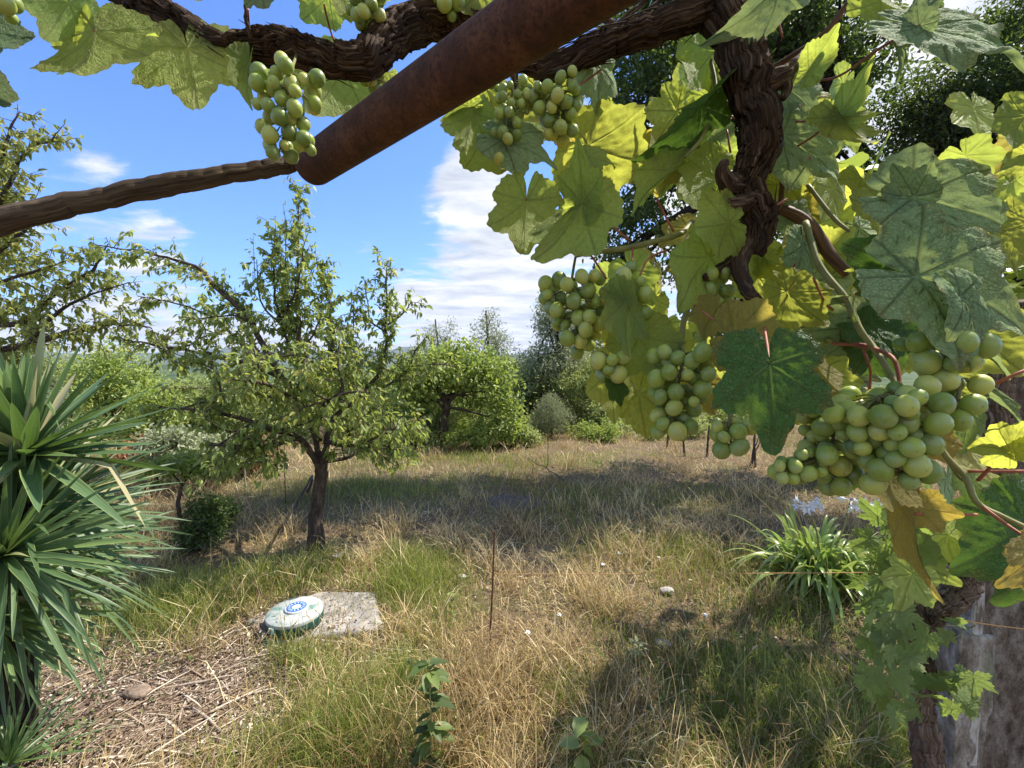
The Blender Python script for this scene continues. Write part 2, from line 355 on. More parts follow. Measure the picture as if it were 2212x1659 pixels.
def grape_mat():
    m, t = mat('green_grape'); oc = t.n('ShaderNodeTexCoord').outputs['Object']; ti = attr(t, 'tint').outputs['Fac']
    n = t.noise(oc, 55, 5, .65); c = t.ramp(ti, [(0, (.18, .25, .04)), (.6, (.36, .43, .07)), (1, (.58, .56, .13))])
    c = t.mix(t.mr(n, .42, .66, 0, .5), c, (.38, .42, .20)); sp = t.noise(oc, 420, 2, .5); c = t.mix(t.mr(sp, .68, .76, 0, .7), c, (.12, .09, .03))
    b = pbsdf(t, c, .38, .5); b.inputs['Subsurface Weight'].default_value = .6; b.inputs['Subsurface Radius'].default_value = (.7, 1, .2); b.inputs['Subsurface Scale'].default_value = .008
    return finish(m, t, b.outputs[0])
M_grape = grape_mat()
def rust_mat(name, cs, sc):
    m, t = mat(name); oc = t.n('ShaderNodeTexCoord').outputs['Object']; n = t.noise(oc, sc, 8, .7); n2 = t.noise(oc, sc * 9, 3, .6)
    c = t.ramp(n, [(.3, cs[0]), (.5, cs[1]), (.72, cs[2])]); c = t.mix(t.mr(n2, .48, .66, 0, .7), c, cs[0])
    sp = t.noise(oc, sc * 5, 2, .5); c = t.mix(t.mr(sp, .72, .78, 0, .5), c, (.30, .24, .18))
    return finish(m, t, pbsdf(t, c, .8, .3, bump(t, t.m('ADD', n2, n), .7, .004)).outputs[0])
M_pipe = rust_mat('rusty_pipe', [(.035, .015, .009), (.085, .033, .016), (.17, .075, .036)], 16)
M_stake = rust_mat('rusty_stake', [(.06, .025, .015), (.14, .055, .03), (.22, .10, .05)], 20)

def ground_mat():
    m, t = mat('dry_meadow_soil'); g = t.n('ShaderNodeNewGeometry').outputs['Position']
    n = t.noise(g, 1.2, 6, .6); f = t.noise(g, 28, 5, .7); f2 = t.noise(g, 130, 3, .7)
    c = t.ramp(f, [(.3, (.05, .036, .022)), (.5, (.14, .10, .06)), (.7, (.32, .24, .15))])
    c = t.mix(t.mr(n, .48, .66, 0, .55), c, (.12, .14, .045)); c = t.mix(t.mr(f2, .5, .72, 0, .6), c, (.46, .36, .24))
    s = t.n('ShaderNodeSeparateXYZ', i_0=g); far = t.mr(s.outputs[1], 20, 60); fn = t.noise(g, .05, 6, .6)
    c = t.mix(far, c, t.ramp(fn, [(.4, (.045, .075, .025)), (.6, (.10, .13, .045))]))
    return finish(m, t, pbsdf(t, c, .95, .1, bump(t, t.m('ADD', f, f2), .8, .02)).outputs[0])
M_ground = ground_mat()

# ------------------------------------------------------------------ ground, hills
def gh(x, y):
    x = np.asarray(x, float); y = np.asarray(y, float); r = np.hypot(x, y)
    z = .05 * fbm(x * .45, y * .45, 0, 3) * sst(r, 1, 4) + .025 * fbm(x * 2.3, y * 2.3, 3, 2)
    dd = np.maximum(0, y - 19) + np.maximum(0, -x - 10 + np.maximum(0, 4 - y)) * .7
    z = z - 26 * (1 - np.exp(-dd / 90)) - .05 * dd * (dd < 0) 
    return z + sst(r, 60, 300) * 12 * fbm(x / 160, y / 160, 5, 4)
mb = MB()
na, nr = 288, 170
rr = np.concatenate([[0], .6 * (9000 / .6) ** (np.linspace(0, 1, nr - 1) ** 1.15)]); aa = np.linspace(0, 2 * np.pi, na, endpoint=False)
RRg, AAg = np.meshgrid(rr, aa, indexing='ij'); X, Y = RRg * np.sin(AAg), RRg * np.cos(AAg)
i = np.arange(nr - 1)[:, None] * na; j = np.arange(na)[None]; j2 = (j + 1) % na
mb.add(np.stack([X, Y, gh(X, Y)], -1).reshape(-1, 3), np.stack([i + j, i + na + j, i + na + j2, i + j2], -1).reshape(-1, 4))
tag(mb.build('ground', M_ground), kind='structure')

M_hill = simple('wooded_hillside', (.035, .06, .025), (.10, .13, .05), .012, .95, .1, 0)
M_far = simple('mountain', (.05, .08, .06), (.09, .11, .07), .002, .95, .1, 0)
def range_(name, dist, a0, a1, base, hfun, m, depth):
    mb = MB(); na, nd = 220, 26
    A = np.linspace(rad(a0), rad(a1), na); D = np.linspace(0, 1, nd)
    AA, DD = np.meshgrid(A, D, indexing='ij'); H = hfun(np.degrees(AA)) * np.sin(np.pi * DD) ** .8
    rd = dist + depth * DD; H = H * (1 + .25 * fbm(AA * 40, DD * 4, 0, 4))
    V = np.stack([np.sin(AA) * rd, np.cos(AA) * rd, base + H], -1).reshape(-1, 3)
    i = np.arange(na - 1)[:, None] * nd; j = np.arange(nd - 1)[None]
    mb.add(V, np.stack([i + j, i + nd + j, i + nd + j + 1, i + j + 1], -1).reshape(-1, 4))
    return tag(mb.build(name, m), kind='structure')
range_('hills', 900, -75, -24, -40, lambda a: 22 + 34 * sst(-a, 30, 60) + 10 * fbm(a * .12, 1.2), M_hill, 900)
range_('mountains', 5200, -80, 70, -60, lambda a: 150 + 90 * fbm(a * .09, 3.3, 0, 4) + 90 * np.exp(-((a + 12) / 7) ** 2), M_far, 2500)

# ------------------------------------------------------------------ trees
def twigs(mbw, mbl, C, t0, spacing, ln, leafsz, per, droop=.5, up=.25, out=None, rt=.004, tintr=(0, 1), density=1.0, ratio=.5, spread=1.0, sub=1):
    """twigs with leaves along a limb polyline C"""
    s = np.concatenate([[0], np.cumsum(np.linalg.norm(np.diff(C, axis=0), axis=1))]); L = s[-1]
    T = nrm(np.gradient(C, axis=0)); B_, D_, U_, S_ = [], [], [], []
    for q in np.arange(t0 * L, L, spacing):
        q = q + R.uniform(-.4, .4) * spacing; q = min(max(q, 0), L)
        p = np.array([np.interp(q, s, C[:, k]) for k in range(3)]); tt = np.array([np.interp(q, s, T[:, k]) for k in range(3)])
        d = nrm(rnd_dir(1)[0] * spread + np.array([0, 0, up]) + tt * .55); l = ln * R.uniform(.45, 1.15) * (1 - .35 * q / L)
        segs = [(p, d, l)]
        for _ in range(sub):
            u = R.uniform(.25, .8); d2 = nrm(d + rnd_dir(1)[0] * .8 + np.array([0, 0, up])); segs.append((p + d * l * u, d2, l * .55))
        for (a, dd, l2) in segs:
            e = a + dd * l2 + np.array([0, 0, -.12 * droop * l2]); mid = a + dd * l2 * .5 + R.normal(size=3) * .03 * l2
            tube(mbw, [a, mid, e], [rt, rt * .8, rt * .35], 3, n=4, cap=False)
            k = max(2, int(per * l2 * density))
            u = R.uniform(.12, 1.04, k)[:, None]; pts = a * (1 - u) ** 2 + mid * 2 * u * (1 - u) + e * u * u + R.normal(size=(k, 3)) * .012
            B_.append(pts); D_.append(nrm(rnd_dir(k) * .8 + dd * .5 + np.array([0, 0, -droop])))
    if B_:
        b = np.vstack(B_); d = np.vstack(D_); n = len(b); sz = leafsz * R.uniform(.45, 1.3, n)
        leaves(mbl, b, d, rnd_dir(n) * .7 + [0, 0, .8], sz, sz * ratio * R.uniform(.8, 1.2, n), np.clip(R.uniform(tintr[0], tintr[1], n) + .15 * fbm(b[:, 0] * 2, b[:, 1] * 2, b[:, 2] * 2, 2), 0, 1), .35, .2)

def limb(mbw, pts, r0, r1, sides=9, step=.08, wob=.03, seed=0):
    return tube(mbw, pts, [r0, (r0 * .6 + r1 * .4), r1], sides, step=step, ridge=.12, lump=.12, wob=wob, seed=seed)

def clump_tree(name, label, cat, base, trunk_pts, r0, clumps, lm, n, leaf, bm=None, tint=(0, 1), group=None, limbs=True, ratio=.5, droop=.3, gap=1.7, shell=.45, parts=('trunk', 'crown'), lr=.25, thr=-.12):
    """tapered trunk with limbs out to every clump; crown = thousands of leaf blades in noisy clumps"""
    root = empty(name, tuple(base), label, cat, group)
    mw, ml = MB(), MB(); tp = np.array(trunk_pts, float)
    C = tube(mw, tp, [r0 * 1.25, r0, r0 * .75, r0 * .5], 12, n=26, ridge=.15, lump=.15, wob=r0 * .4, seed=R.randint(99))
    vol = np.array([c[3] * c[4] * c[5] for c in clumps]) ** .8; vol /= vol.sum()
    for c, v in zip(clumps, vol):
        cc = np.array(c[:3]); ra = np.array(c[3:6])
        if limbs:
            st = C[int(R.uniform(.45, 1) * (len(C) - 1))]; mid = (st + cc) / 2 + R.normal(size=3) * .12 * ra + [0, 0, .1 * ra[2]]
            LC = tube(mw, [st, mid, cc], [r0 * lr * 1.6, r0 * lr, r0 * lr * .4], 6, n=12, wob=r0 * .3, seed=R.randint(99))
            for _ in range(6):
                q = LC[R.randint(4, 12)]; e = cc + rnd_dir(1)[0] * ra * .85
                tube(mw, [q, (q + e) / 2 + R.normal(size=3) * .08 * ra, e], [r0 * lr * .5, r0 * lr * .3, r0 * lr * .12], 4, n=7, wob=r0 * .2, seed=R.randint(99), cap=False)
        k = int(n * v * gap)
        d = rnd_dir(k); rr_ = R.uniform(0, 1, k) ** shell
        rr_ = rr_ + (R.uniform(0, 1, k) < .09) * R.uniform(0, .35, k); rr_ = rr_ * (1 + .55 * fbm(d[:, 0] * 2.2 + cc[0], d[:, 1] * 2.2 + cc[1], d[:, 2] * 2.2, 3))
        p = cc + d * ra * rr_[:, None]
        f = fbm(p[:, 0] * 1.0 / (ra[0] * .30), p[:, 1] / (ra[0] * .30), p[:, 2] / (ra[0] * .30), 3)
        p = p[f > thr]; d = d[f > thr]; f = f[f > thr]
        p = p + R.normal(size=p.shape) * leaf * .5; m_ = len(p); sz = leaf * R.uniform(.6, 1.25, m_)
        ti = np.clip(R.uniform(tint[0], tint[1], m_) + .22 * fbm(p[:, 0] * 1.6 + 9, p[:, 1] * 1.6, p[:, 2] * 1.6, 2), 0, 1)
        leaves(ml, p, nrm(rnd_dir(m_) + d * .4 + [0, 0, -droop]), rnd_dir(m_) * .8 + [0, 0, .7], sz, sz * ratio, ti, .3, .15)
    mw.build(parts[0], bm or M_tbark, root); ml.build(parts[1], lm, root)
    return root

# ---- pear tree
def pear():
    b = G(685, 1188); D0 = 5.2
    root = empty('pear_tree', tuple(b), 'pear tree with short forked trunk, wide low crown and tall upright shoots', 'tree')
    mw, ml = MB(), MB(); k = D0
    def L(pts): return np.array([P(x, y, k + dz) for x, y, dz in pts])
    tube(mw, np.vstack([b - [0, 0, .1], L([(682, 1120, 0), (690, 1060, 0), (694, 1000, 0)])]), [.105, .076, .068, .070], 26, step=.025, ridge=.22, lump=.2, gnarl=.05, seed=3, wob=.01)
    limbs = [
        ([(693, 1008, 0), (668, 972, 0), (640, 945, -.1), (560, 915, -.3), (450, 890, -.4), (340, 880, -.4)], .045, .010, .35),
        ([(696, 1008, 0), (706, 950, .05), (722, 900, .1), (782, 850, .1), (828, 790, .1), (834, 690, .1), (838, 575, .1)], .040, .006, .30),
        ([(694, 1008, 0), (680, 950, .1), (664, 890, .1), (650, 830, 0), (648, 700, 0), (643, 560, 0), (649, 405, 0)], .038, .005, .25),
        ([(672, 915, .05), (610, 820, -.1), (545, 700, -.2), (470, 622, -.3), (425, 578, -.3), (330, 548, -.3), (205, 528, -.3)], .04, .006, .2),
        ([(650, 840, 0), (560, 795, .2), (450, 765, .3), (330, 745, .3), (250, 730, .4)], .03, .006, .2),
        ([(704, 955, .0), (760, 962, -.2), (820, 940, -.3), (890, 905, -.3)], .03, .006, .25),
        ([(650, 800, 0), (604, 690, .1), (592, 590, .1), (602, 500, .1)], .02, .004, .2),
        ([(655, 850, 0), (712, 770, -.1), (712, 670, -.1), (700, 590, -.1)], .022, .004, .2),
        ([(700, 995, 0), (748, 990, .2), (806, 958, .3), (860, 970, .3)], .028, .006, .4),
        ([(645, 945, -.1), (600, 960, -.3), (540, 965, -.6), (450, 960, -.8)], .03, .006, .25),
        ([(680, 940, .1), (640, 880, .5), (560, 850, .9), (450, 840, 1.1)], .035, .006, .25),
        ([(690, 950, .1), (700, 890, .6), (720, 830, 1.0), (770, 770, 1.2)], .035, .006, .25),
        ([(680, 930, 0), (700, 880, -.5), (740, 850, -.8), (800, 850, -1.0)], .03, .006, .25),
        ([(664, 900, 0), (630, 860, -.5), (570, 830, -.9), (500, 820, -1.0)], .03, .006, .25),
        ([(655, 840, .0), (670, 790, -.5), (660, 760, -.8)], .02, .005, .25),
        ([(560, 795, .2), (480, 700, .4), (400, 660, .4), (300, 640, .4)], .02, .005, .25),
        ([(782, 850, .1), (840, 830, .2), (880, 800, .3), (895, 770, .3)], .02, .005, .2),
        ([(545, 700, -.2), (500, 680, -.3), (420, 690, -.4)], .015, .004, .2),
        ([(650, 760, 0.0), (690, 690, 0.2), (695, 560, 0.3)], .015, .004, .1),
        ([(640, 720, 0.0), (570, 660, -0.2), (555, 560, -0.2)], .015, .004, .1),
        ([(650, 740, 0.0), (620, 640, 0.1), (618, 480, 0.1)], .015, .004, .1),
        ([(720, 800, 0.1), (760, 740, 0.2), (765, 640, 0.2)], .015, .004, .1),
        ([(834, 720, 0.1), (800, 690, 0.2), (790, 620, 0.2)], .015, .004, .1),
        ([(838, 700, 0.1), (870, 680, 0.1), (890, 650, 0.1)], .015, .004, .1),
        ([(600, 690, 0.1), (640, 620, -0.2), (660, 520, -0.2)], .015, .004, .1),
        ([(560, 760, 0.2), (520, 700, 0.3), (505, 620, 0.3)], .015, .004, .1),
        ([(740, 850, -0.8), (730, 780, -0.7), (735, 700, -0.6)], .015, .004, .1),
        ([(480, 860, -0.3), (460, 800, -0.2), (400, 780, -0.1)], .015, .004, .1),

    ]
    for i, (pts, r0, r1, t0) in enumerate(limbs):
        C = limb(mw, L(pts), r0, r1, 9, .06, .02, i)
        spire = i in (1, 2, 6, 7)
        twigs(mw, ml, C, t0, .042 if spire else .052, .38 if not spire else .36, .080, 46 if spire else 42, .85, .30 if spire else .10, tintr=(0, .95), spread=.7 if spire else 1.0, rt=.0045)
        if i in (0, 4, 5, 8, 9, 10, 11, 12, 13, 14, 16):
            for _ in range(5):
                q = C[R.randint(len(C) // 3, len(C))]; e = q + rnd_dir(1)[0] * [.75, .75, .4] + [0, 0, .05]
                C2 = limb(mw, [q, (q + e) / 2 + R.normal(size=3) * .06, e], .011, .004, 4, .1, .01, i)
                twigs(mw, ml, C2, .15, .05, .26, .078, 34, .85, .05, tintr=(0, .9), rt=.004)
    # thin long water shoots above the crown
    for (x, y, x2, y2) in [(600, 560, 595, 470), (625, 520, 612, 440), (690, 600, 682, 540), (552, 600, 548, 510), (715, 620, 712, 575), (200, 540, 205, 510), (255, 535, 262, 512), (430, 580, 440, 555), (480, 625, 488, 580)]:
        C2 = limb(mw, L([(x, y, 0), ((x + x2) / 2, (y + y2) / 2, 0), (x2, y2, 0)]), .005, .002, 4, .1, .01)
        twigs(mw, ml, C2, .1, .05, .10, .06, 40, .6, .4, rt=.002, sub=0)
    mw.build('trunk', M_tbark, root); ml.build('crown', M_pear, root)
pear()
# prop: dead limb leaning on the trunk
mb = MB(); g = G(598, 1168)
tube(mb, [g + [0, 0, -.02], G(640, 1100) * [1, 1, 0] + [0, .5, .35], P(665, 1060, 5.15), P(672, 1035, 5.12)], [.012, .018, .02, .014], 8, n=16, lump=.3, seed=4, wob=.02)
tag(mb.build('leaning_branch', M_tbark), 'bare thin branch leaning against the left side of the pear trunk', 'branch')

# ---- tree at the left edge
def left_tree():
    b = np.array([-7.0, 5.6, 0]); root = empty('plum_tree', tuple(b), 'light yellow-green fruit tree at the left edge, rising behind the spiky yucca', 'tree')
    mw, ml = MB(), MB()
    def L(pts): return np.array([P(*q) for q in pts])
    top = P(-60, 640, 5.6)
    tube(mw, [b - [0, 0, .1], b + [.1, 0, 1.0], b + [.2, 0, 1.8], top], [.12, .10, .09, .07], 14, n=20, ridge=.2, lump=.15, seed=8)
    for i, (pts, r0, r1) in enumerate([
        ([(-60, 640, 5.6), (-30, 480, 5.6), (0, 360, 5.6), (40, 240, 5.6)], .06, .008),
        ([(-50, 560, 5.6), (0, 440, 5.5), (60, 330, 5.5), (130, 290, 5.5)], .04, .006),
        ([(-60, 600, 5.6), (0, 540, 5.6), (50, 500, 5.6), (75, 430, 5.6)], .04, .006),
        ([(-40, 700, 5.6), (40, 700, 5.5), (120, 640, 5.5), (200, 580, 5.4), (235, 530, 5.4)], .045, .006),
        ([(-40, 760, 5.6), (60, 745, 5.4), (150, 720, 5.3), (250, 700, 5.2), (330, 710, 5.1)], .05, .007),
        ([(60, 745, 5.4), (110, 690, 5.4), (180, 640, 5.4), (280, 610, 5.4)], .03, .006),
        ([(-60, 640, 5.6), (10, 610, 5.6), (90, 580, 5.6), (150, 560, 5.6)], .03, .006),
        ([(-60, 640, 5.6), (-20, 600, 6.1), (50, 560, 6.4), (110, 600, 6.6)], .03, .006),
        ([(-50, 560, 5.6), (-20, 420, 5.9), (20, 330, 6.0)], .03, .006)]):
        C = limb(mw, L(pts), r0, r1, 8, .07, .03, i + 20)
        twigs(mw, ml, C, .08, .045, .45, .088, 34, .7, .2, tintr=(.1, 1) if i in (0, 1, 2, 8) else (0, .65), rt=.005)
    mw.build('trunk', M_tbark, root); ml.build('crown', M_left, root)
left_tree()

# ---- mid-ground and background trees (depth y, sizes in metres)
def at(x, yb, ):  # foot of a plant on the meadow
    return G(x, yb)
def cl(x, y, d, rx, ry, rz):   # a crown clump at a surveyed bearing and distance
    p = P(x, y, d); return (p[0], p[1], p[2], rx, ry, rz)
b = at(962, 962); d = b[1]
clump_tree('fig_tree', 'broad tree with dark bent trunk and glossy bright leaves behind the pear tree', 'tree', b,
    [b, P(958, 915, d), P(966, 880, d), P(955, 850, d)], .12,
    [cl(950, 800, d, .95, .9, .62), cl(1040, 800, d, .8, .8, .55), cl(895, 830, d, .7, .8, .6), cl(1085, 850, d - .2, .55, .6, .62), cl(1000, 770, d + .4, .8, .7, .5), cl(1098, 915, d - .2, .4, .5, .55), cl(900, 890, d - .2, .45, .5, .4), cl(1020, 860, d + .5, .6, .5, .45)],
    M_mid, 15000, .12, ratio=.66, thr=.07)
clump_tree('slender_tree', 'thin feathery tree with bare twig tips, tallest above the broad glossy tree', 'tree', at(1050, 930) * [1, 1, 0] + [0, 3, 0],
    [P(1050, 930, 17), P(1052, 850, 17), P(1055, 760, 17), P(1050, 670, 17)], .07,
    [cl(1055, 730, 17, .75, .7, .9), cl(1080, 745, 17, .55, .6, .6), cl(1040, 790, 17, .8, .7, .5), cl(1060, 690, 17, .4, .4, .5)], M_grey, 3600, .13, gap=1.1, ratio=.3, tint=(0, .7))
clump_tree('slender_tree', 'small feathery tree left of the tallest slender one, pale against the cloud', 'tree', (-3.0, 17.4, 0),
    [P(945, 940, 17.5), P(945, 850, 17.5), P(950, 780, 17.5), P(940, 690, 17.5)], .06,
    [cl(940, 735, 17.5, .6, .6, .8), cl(965, 750, 17.5, .55, .6, .5), cl(910, 760, 17.5, .6, .6, .4), cl(975, 710, 17.5, .3, .3, .5)], M_grey, 2200, .13, gap=1.1, ratio=.3, tint=(.2, .9))
clump_tree('willow_tree', 'tall grey-green willow-like tree left of the hanging grape bunches, above the bushes', 'tree', (1.75, 15, 0),
    [P(1212, 920, 15), P(1208, 850, 15), P(1206, 760, 15), P(1190, 650, 15)], .12,
    [cl(1185, 690, 15, .5, .6, .95), cl(1215, 660, 15, .55, .6, .7), cl(1160, 790, 15, .75, .8, .75), cl(1215, 780, 15, .8, .8, .8), cl(1265, 800, 15.5, .9, .8, .7), cl(1140, 830, 15.5, .6, .6, .5), cl(1240, 720, 15.5, .7, .6, .8)], M_grey, 17000, .12, ratio=.36, tint=(.2, 1))
clump_tree('acacia_tree', 'light green feathery acacia behind the rounded broom shrub', 'tree', (3.2, 14.4, 0),
    [P(1310, 930, 14.4), P(1300, 880, 14.4), P(1290, 840, 14.4)], .07,
    [cl(1250, 830, 14.2, .8, .6, .45), cl(1310, 850, 14.2, .8, .6, .5), cl(1290, 800, 14.4, .6, .6, .4)], M_bush, 9000, .10, ratio=.35, tint=(.3, 1))
clump_tree('poplar_tree', 'tall pale tree directly behind the left grape bunches', 'tree', (3.2, 17, 0),
    [P(1275, 920, 17), P(1275, 800, 17), P(1275, 650, 17)], .10,
    [cl(1275, 690, 17, .8, .8, 1.2), cl(1255, 780, 17, 1.0, .8, .9), cl(1320, 760, 17, 1.0, .8, 1.0), cl(1350, 840, 17, 1.1, .8, .9)], M_bush, 9000, .13, ratio=.4, tint=(.1, .8))
clump_tree('thicket_tree', 'mid green tree filling the gap between the glossy tree and the willow', 'tree', (.2, 17.5, 0),
    [P(1120, 930, 17.5), P(1120, 860, 17.5), P(1120, 800, 17.5)], .08,
    [cl(1120, 820, 17.5, 1.0, .8, .7), cl(1090, 800, 17.5, .8, .8, .7), cl(1150, 860, 17.5, 1.0, .8, .7), cl(1060, 850, 17.5, 1.0, .8, .8)], M_bush, 8000, .13, ratio=.4, tint=(.1, .7))
clump_tree('broom_shrub', 'rounded grey-green broom shrub standing alone at the meadow edge', 'shrub', at(1190, 948),
    [at(1190, 948), P(1192, 925, 12.6), P(1190, 900, 12.6)], .04,
    [cl(1185, 895, 12.6, .50, .5, .46), cl(1210, 905, 12.6, .42, .45, .36), cl(1165, 915, 12.6, .34, .4, .32), cl(1190, 870, 12.6, .35, .35, .28)], M_grey, 9000, .06, ratio=.2, tint=(0, .55), droop=-.6, parts=('stem', 'foliage'))
bushes = [  # x, y centre, depth, rx, rz, material, label, n, tint
    (1180, 925, 12.9, .8, .40, M_bush, 'pale weedy bush at the foot of the round broom', 3200, (.4, 1)),
    (1290, 930, 12.4, .8, .38, M_mid, 'low yellow-green bush right of the round broom', 3200, (.4, 1)),
    (1390, 935, 12.6, .8, .32, M_bush, 'low bright bush directly under the lowest yellow vine leaf', 3000, (.4, 1)),
    (1470, 930, 13.0, .9, .40, M_bush, 'bright bush behind the slim dark post', 3000, (.4, 1)),
    (1620, 905, 14.2, 1.2, .75, M_bush, 'olive bush behind the small three-berry grape bunch', 3000, (.2, .9)),
    (970, 935, 12.8, .9, .40, M_mid, 'low bush directly behind the glossy tree trunk', 3200, (.3, 1)),
    (840, 945, 11.8, .8, .36, M_bush, 'low straw-green bush right of the pear trunk at the meadow edge', 3200, (.3, 1)),
    (700, 935, 12.6, 1.0, .45, M_grey, 'grey-green bush seen through the fork of the pear trunk', 3400, (.3, 1)),
    (905, 925, 11.5, .9, .45, M_bush, 'bright weedy bush below the left side of the glossy tree', 4200, (.3, 1)),
    (1020, 935, 11.2, .75, .35, M_mid, 'low yellow-green bush right of the glossy tree trunk', 3500, (.3, 1)),
    (1110, 945, 11.6, .7, .30, M_bush, 'low pale bush between the glossy tree and the round broom', 3000, (.3, 1)),
    (1150, 870, 15.5, 1.0, .85, M_bush, 'mid green bush filling the gap left of the round broom', 5000, (0, .6)),
    (1260, 900, 14.6, .9, .55, M_bush, 'olive green bush right behind the round broom', 4000, (.1, .8)),
    (1340, 905, 13.6, 1.0, .70, M_bush, 'bright green bush under the left grape bunches', 3500, (.3, 1)),
    (1420, 905, 13.8, 1.1, .70, M_bush, 'sunlit bush behind the narrow middle grape bunch', 3500, (.4, 1)),
    (1520, 905, 14.2, 1.2, .70, M_mid, 'low bush at the meadow edge behind the dark green vine leaf', 3000, (.2, .9)),
    (830, 900, 13.5, 1.1, .75, M_bush, 'bush mass seen through the right part of the pear crown', 4500, (.2, .9)),
    (760, 890, 15.5, 1.3, .85, M_mid, 'bush mass behind the pear trunk', 4500, (.2, .9)),
    (600, 900, 15.0, 1.6, .85, M_bush, 'olive bush seen under the pear branches', 5000, (.1, .8)),
    (250, 830, 9.5, .9, .75, M_mid, 'yellow-green shrub directly behind the upright yucca leaves', 6500, (.5, 1)),
    (300, 900, 8.6, .75, .6, M_mid, 'lower yellow-green shrub right of the yucca leaf tips', 4500, (.4, 1)),
    (335, 970, 7.8, .65, .42, M_rust_leaf, 'dead reddish-brown bush between the yucca and the pear tree', 4200, (.2, 1)),
    (440, 965, 7.6, .8, .38, M_grey, 'pale grey-leaved bush under the left pear branches', 5000, (.3, 1)),
    (150, 800, 12.5, 1.6, .9, M_bush, 'pale green bush on the slope left, behind the yucca', 4500, (.3, 1)),
    (520, 985, 8.5, .6, .32, M_rust_leaf, 'low dead twiggy bush left of the pear trunk', 2200, (0, .6)),
    (20, 820, 13.5, 1.6, 1.0, M_bush, 'grey-green bush on the slope at the left edge', 4000, (.2, .8)),
]
for (x, y, dd_, rx, rz, m_, lab, n, ti) in bushes:
    c = P(x, y, dd_); foot = np.array([c[0], c[1], 0.0])
    cs = [(c[0] + R.uniform(-.8, .8) * rx, c[1] + R.uniform(-.4, .4) * rx, max(rz * .4, c[2] + R.uniform(-.6, .5) * rz), rx * R.uniform(.3, .6), rx * .5, rz * R.uniform(.45, .9)) for _ in range(7)]
    clump_tree('bush', lab, 'bush', foot, [foot, foot + [0, 0, c[2] * .4], c - [0, 0, rz * .2]], .03, cs, m_, int(n * 1.2), .085, tint=ti, thr=-.02, shell=.6, parts=('stem', 'foliage'), lr=.5)
# far ring of bushes beyond the meadow so that its edge never shows bare
mb = MB()
for k in range(150):
    x = R.uniform(-26, 26); y = 15.5 + R.uniform(0, 8) + .02 * x * x; 
    if x > 4: y += 0
    rx = R.uniform(.9, 1.9); hh = R.uniform(.7, 1.35) * (1.7 if x > 1 else 1.15); n = 1100
    if k > 110: x = R.uniform(-15, -1); y = R.uniform(12.6, 15.5); hh = R.uniform(.9, 1.3)
    d_ = rnd_dir(n); p = np.array([x, y, gh(x, y) + hh * .6]) + d_ * [rx, rx, hh] * (R.uniform(0, 1, n) ** .4 * (1 + .4 * fbm(d_[:, 0] * 2 + k, d_[:, 1] * 2, d_[:, 2] * 2, 2)))[:, None]
    sz = .15 * R.uniform(.6, 1.3, n); leaves(mb, p, rnd_dir(n) + [0, 0, .2], rnd_dir(n) + [0, 0, .7], sz, sz * .55, np.clip(R.uniform(0, .8, n) + R.uniform(-.2, .3), 0, 1))
tag(mb.build('far_scrub', M_bush), 'continuous belt of scrub beyond the far edge of the meadow', 'scrub', kind='stuff')

# ---- big oak on the right and the dark tree at the right edge
b = np.array([6.3, 8.4, 0])
clump_tree('oak_tree', 'large dark oak with heavy branches, its crown behind the hanging vine trunk', 'tree', b,
    [b, b + [.1, 0, 1.8], P(1790, 520, 8.4), P(1775, 360, 8.4), P(1740, 180, 8.6), P(1700, 20, 8.8)], .42,
    [cl(1400, 180, 8.8, 1.25, 1.2, 1.0), cl(1480, 60, 9.2, 1.5, 1.3, 1.1), cl(1340, 270, 8.8, .55, .6, .6), cl(1360, 480, 8.6, .9, .9, .55), cl(1340, 560, 8.6, .6, .7, .35), cl(1460, 380, 8.8, 1.1, 1.1, .7), cl(1500, 560, 8.8, .9, 1, .5),
     cl(1620, 120, 8.2, 1.4, 1.4, 1.2), cl(1760, 60, 7.8, 1.3, 1.3, 1.1), cl(1840, 180, 8.0, .8, .9, .9), cl(1700, 330, 8.8, 1.0, 1.2, .9), cl(1830, 500, 8.4, .9, 1, .7), cl(1600, 470, 9.0, 1.2, 1.2, .8), cl(1380, -60, 9, 1.5, 1.3, 1.0), cl(1900, 420, 8.6, .8, .8, .7), cl(1800, 650, 8.8, 1.1, 1, .7), cl(1560, 690, 9.5, .9, 1, .45)],
    M_oak, 60000, .105, bm=M_obark, ratio=.55, gap=1.7, shell=.5, tint=(0, .9), lr=.3, thr=-.08)
b = np.array([8.6, 6.8, 0])
clump_tree('holm_oak_tree', 'dense dark evergreen oak filling the sky at the right edge above the pale vine leaves', 'tree', b,
    [b, b + [0, 0, 2.2], P(2200, 560, 6.8), P(2150, 420, 6.8)], .26,
    [cl(2060, 200, 6.9, 1.0, 1.0, .62), cl(2160, 260, 6.8, 1.1, 1.1, .8), cl(2000, 300, 7.0, .7, .8, .42), cl(2250, 130, 6.8, 1.2, 1.1, .9), cl(2170, 60, 7.0, .7, .8, .42), cl(2100, 350, 7.0, .8, .8, .3), cl(1970, 250, 7.0, .35, .5, .3), cl(2350, 300, 6.8, 1.2, 1.2, 1), cl(2700, 250, 5.6, 1.6, 1.6, 1.2), cl(2600, 420, 4.6, 1.2, 1.3, .9), cl(2900, 100, 4.6, 1.5, 1.4, 1)],  # rightmost clumps are out of view, added to shade the lower right ground
    M_oak, 78000, .080, bm=M_obark, ratio=.42, gap=1.7, shell=.55, tint=(0, .55), lr=.3)

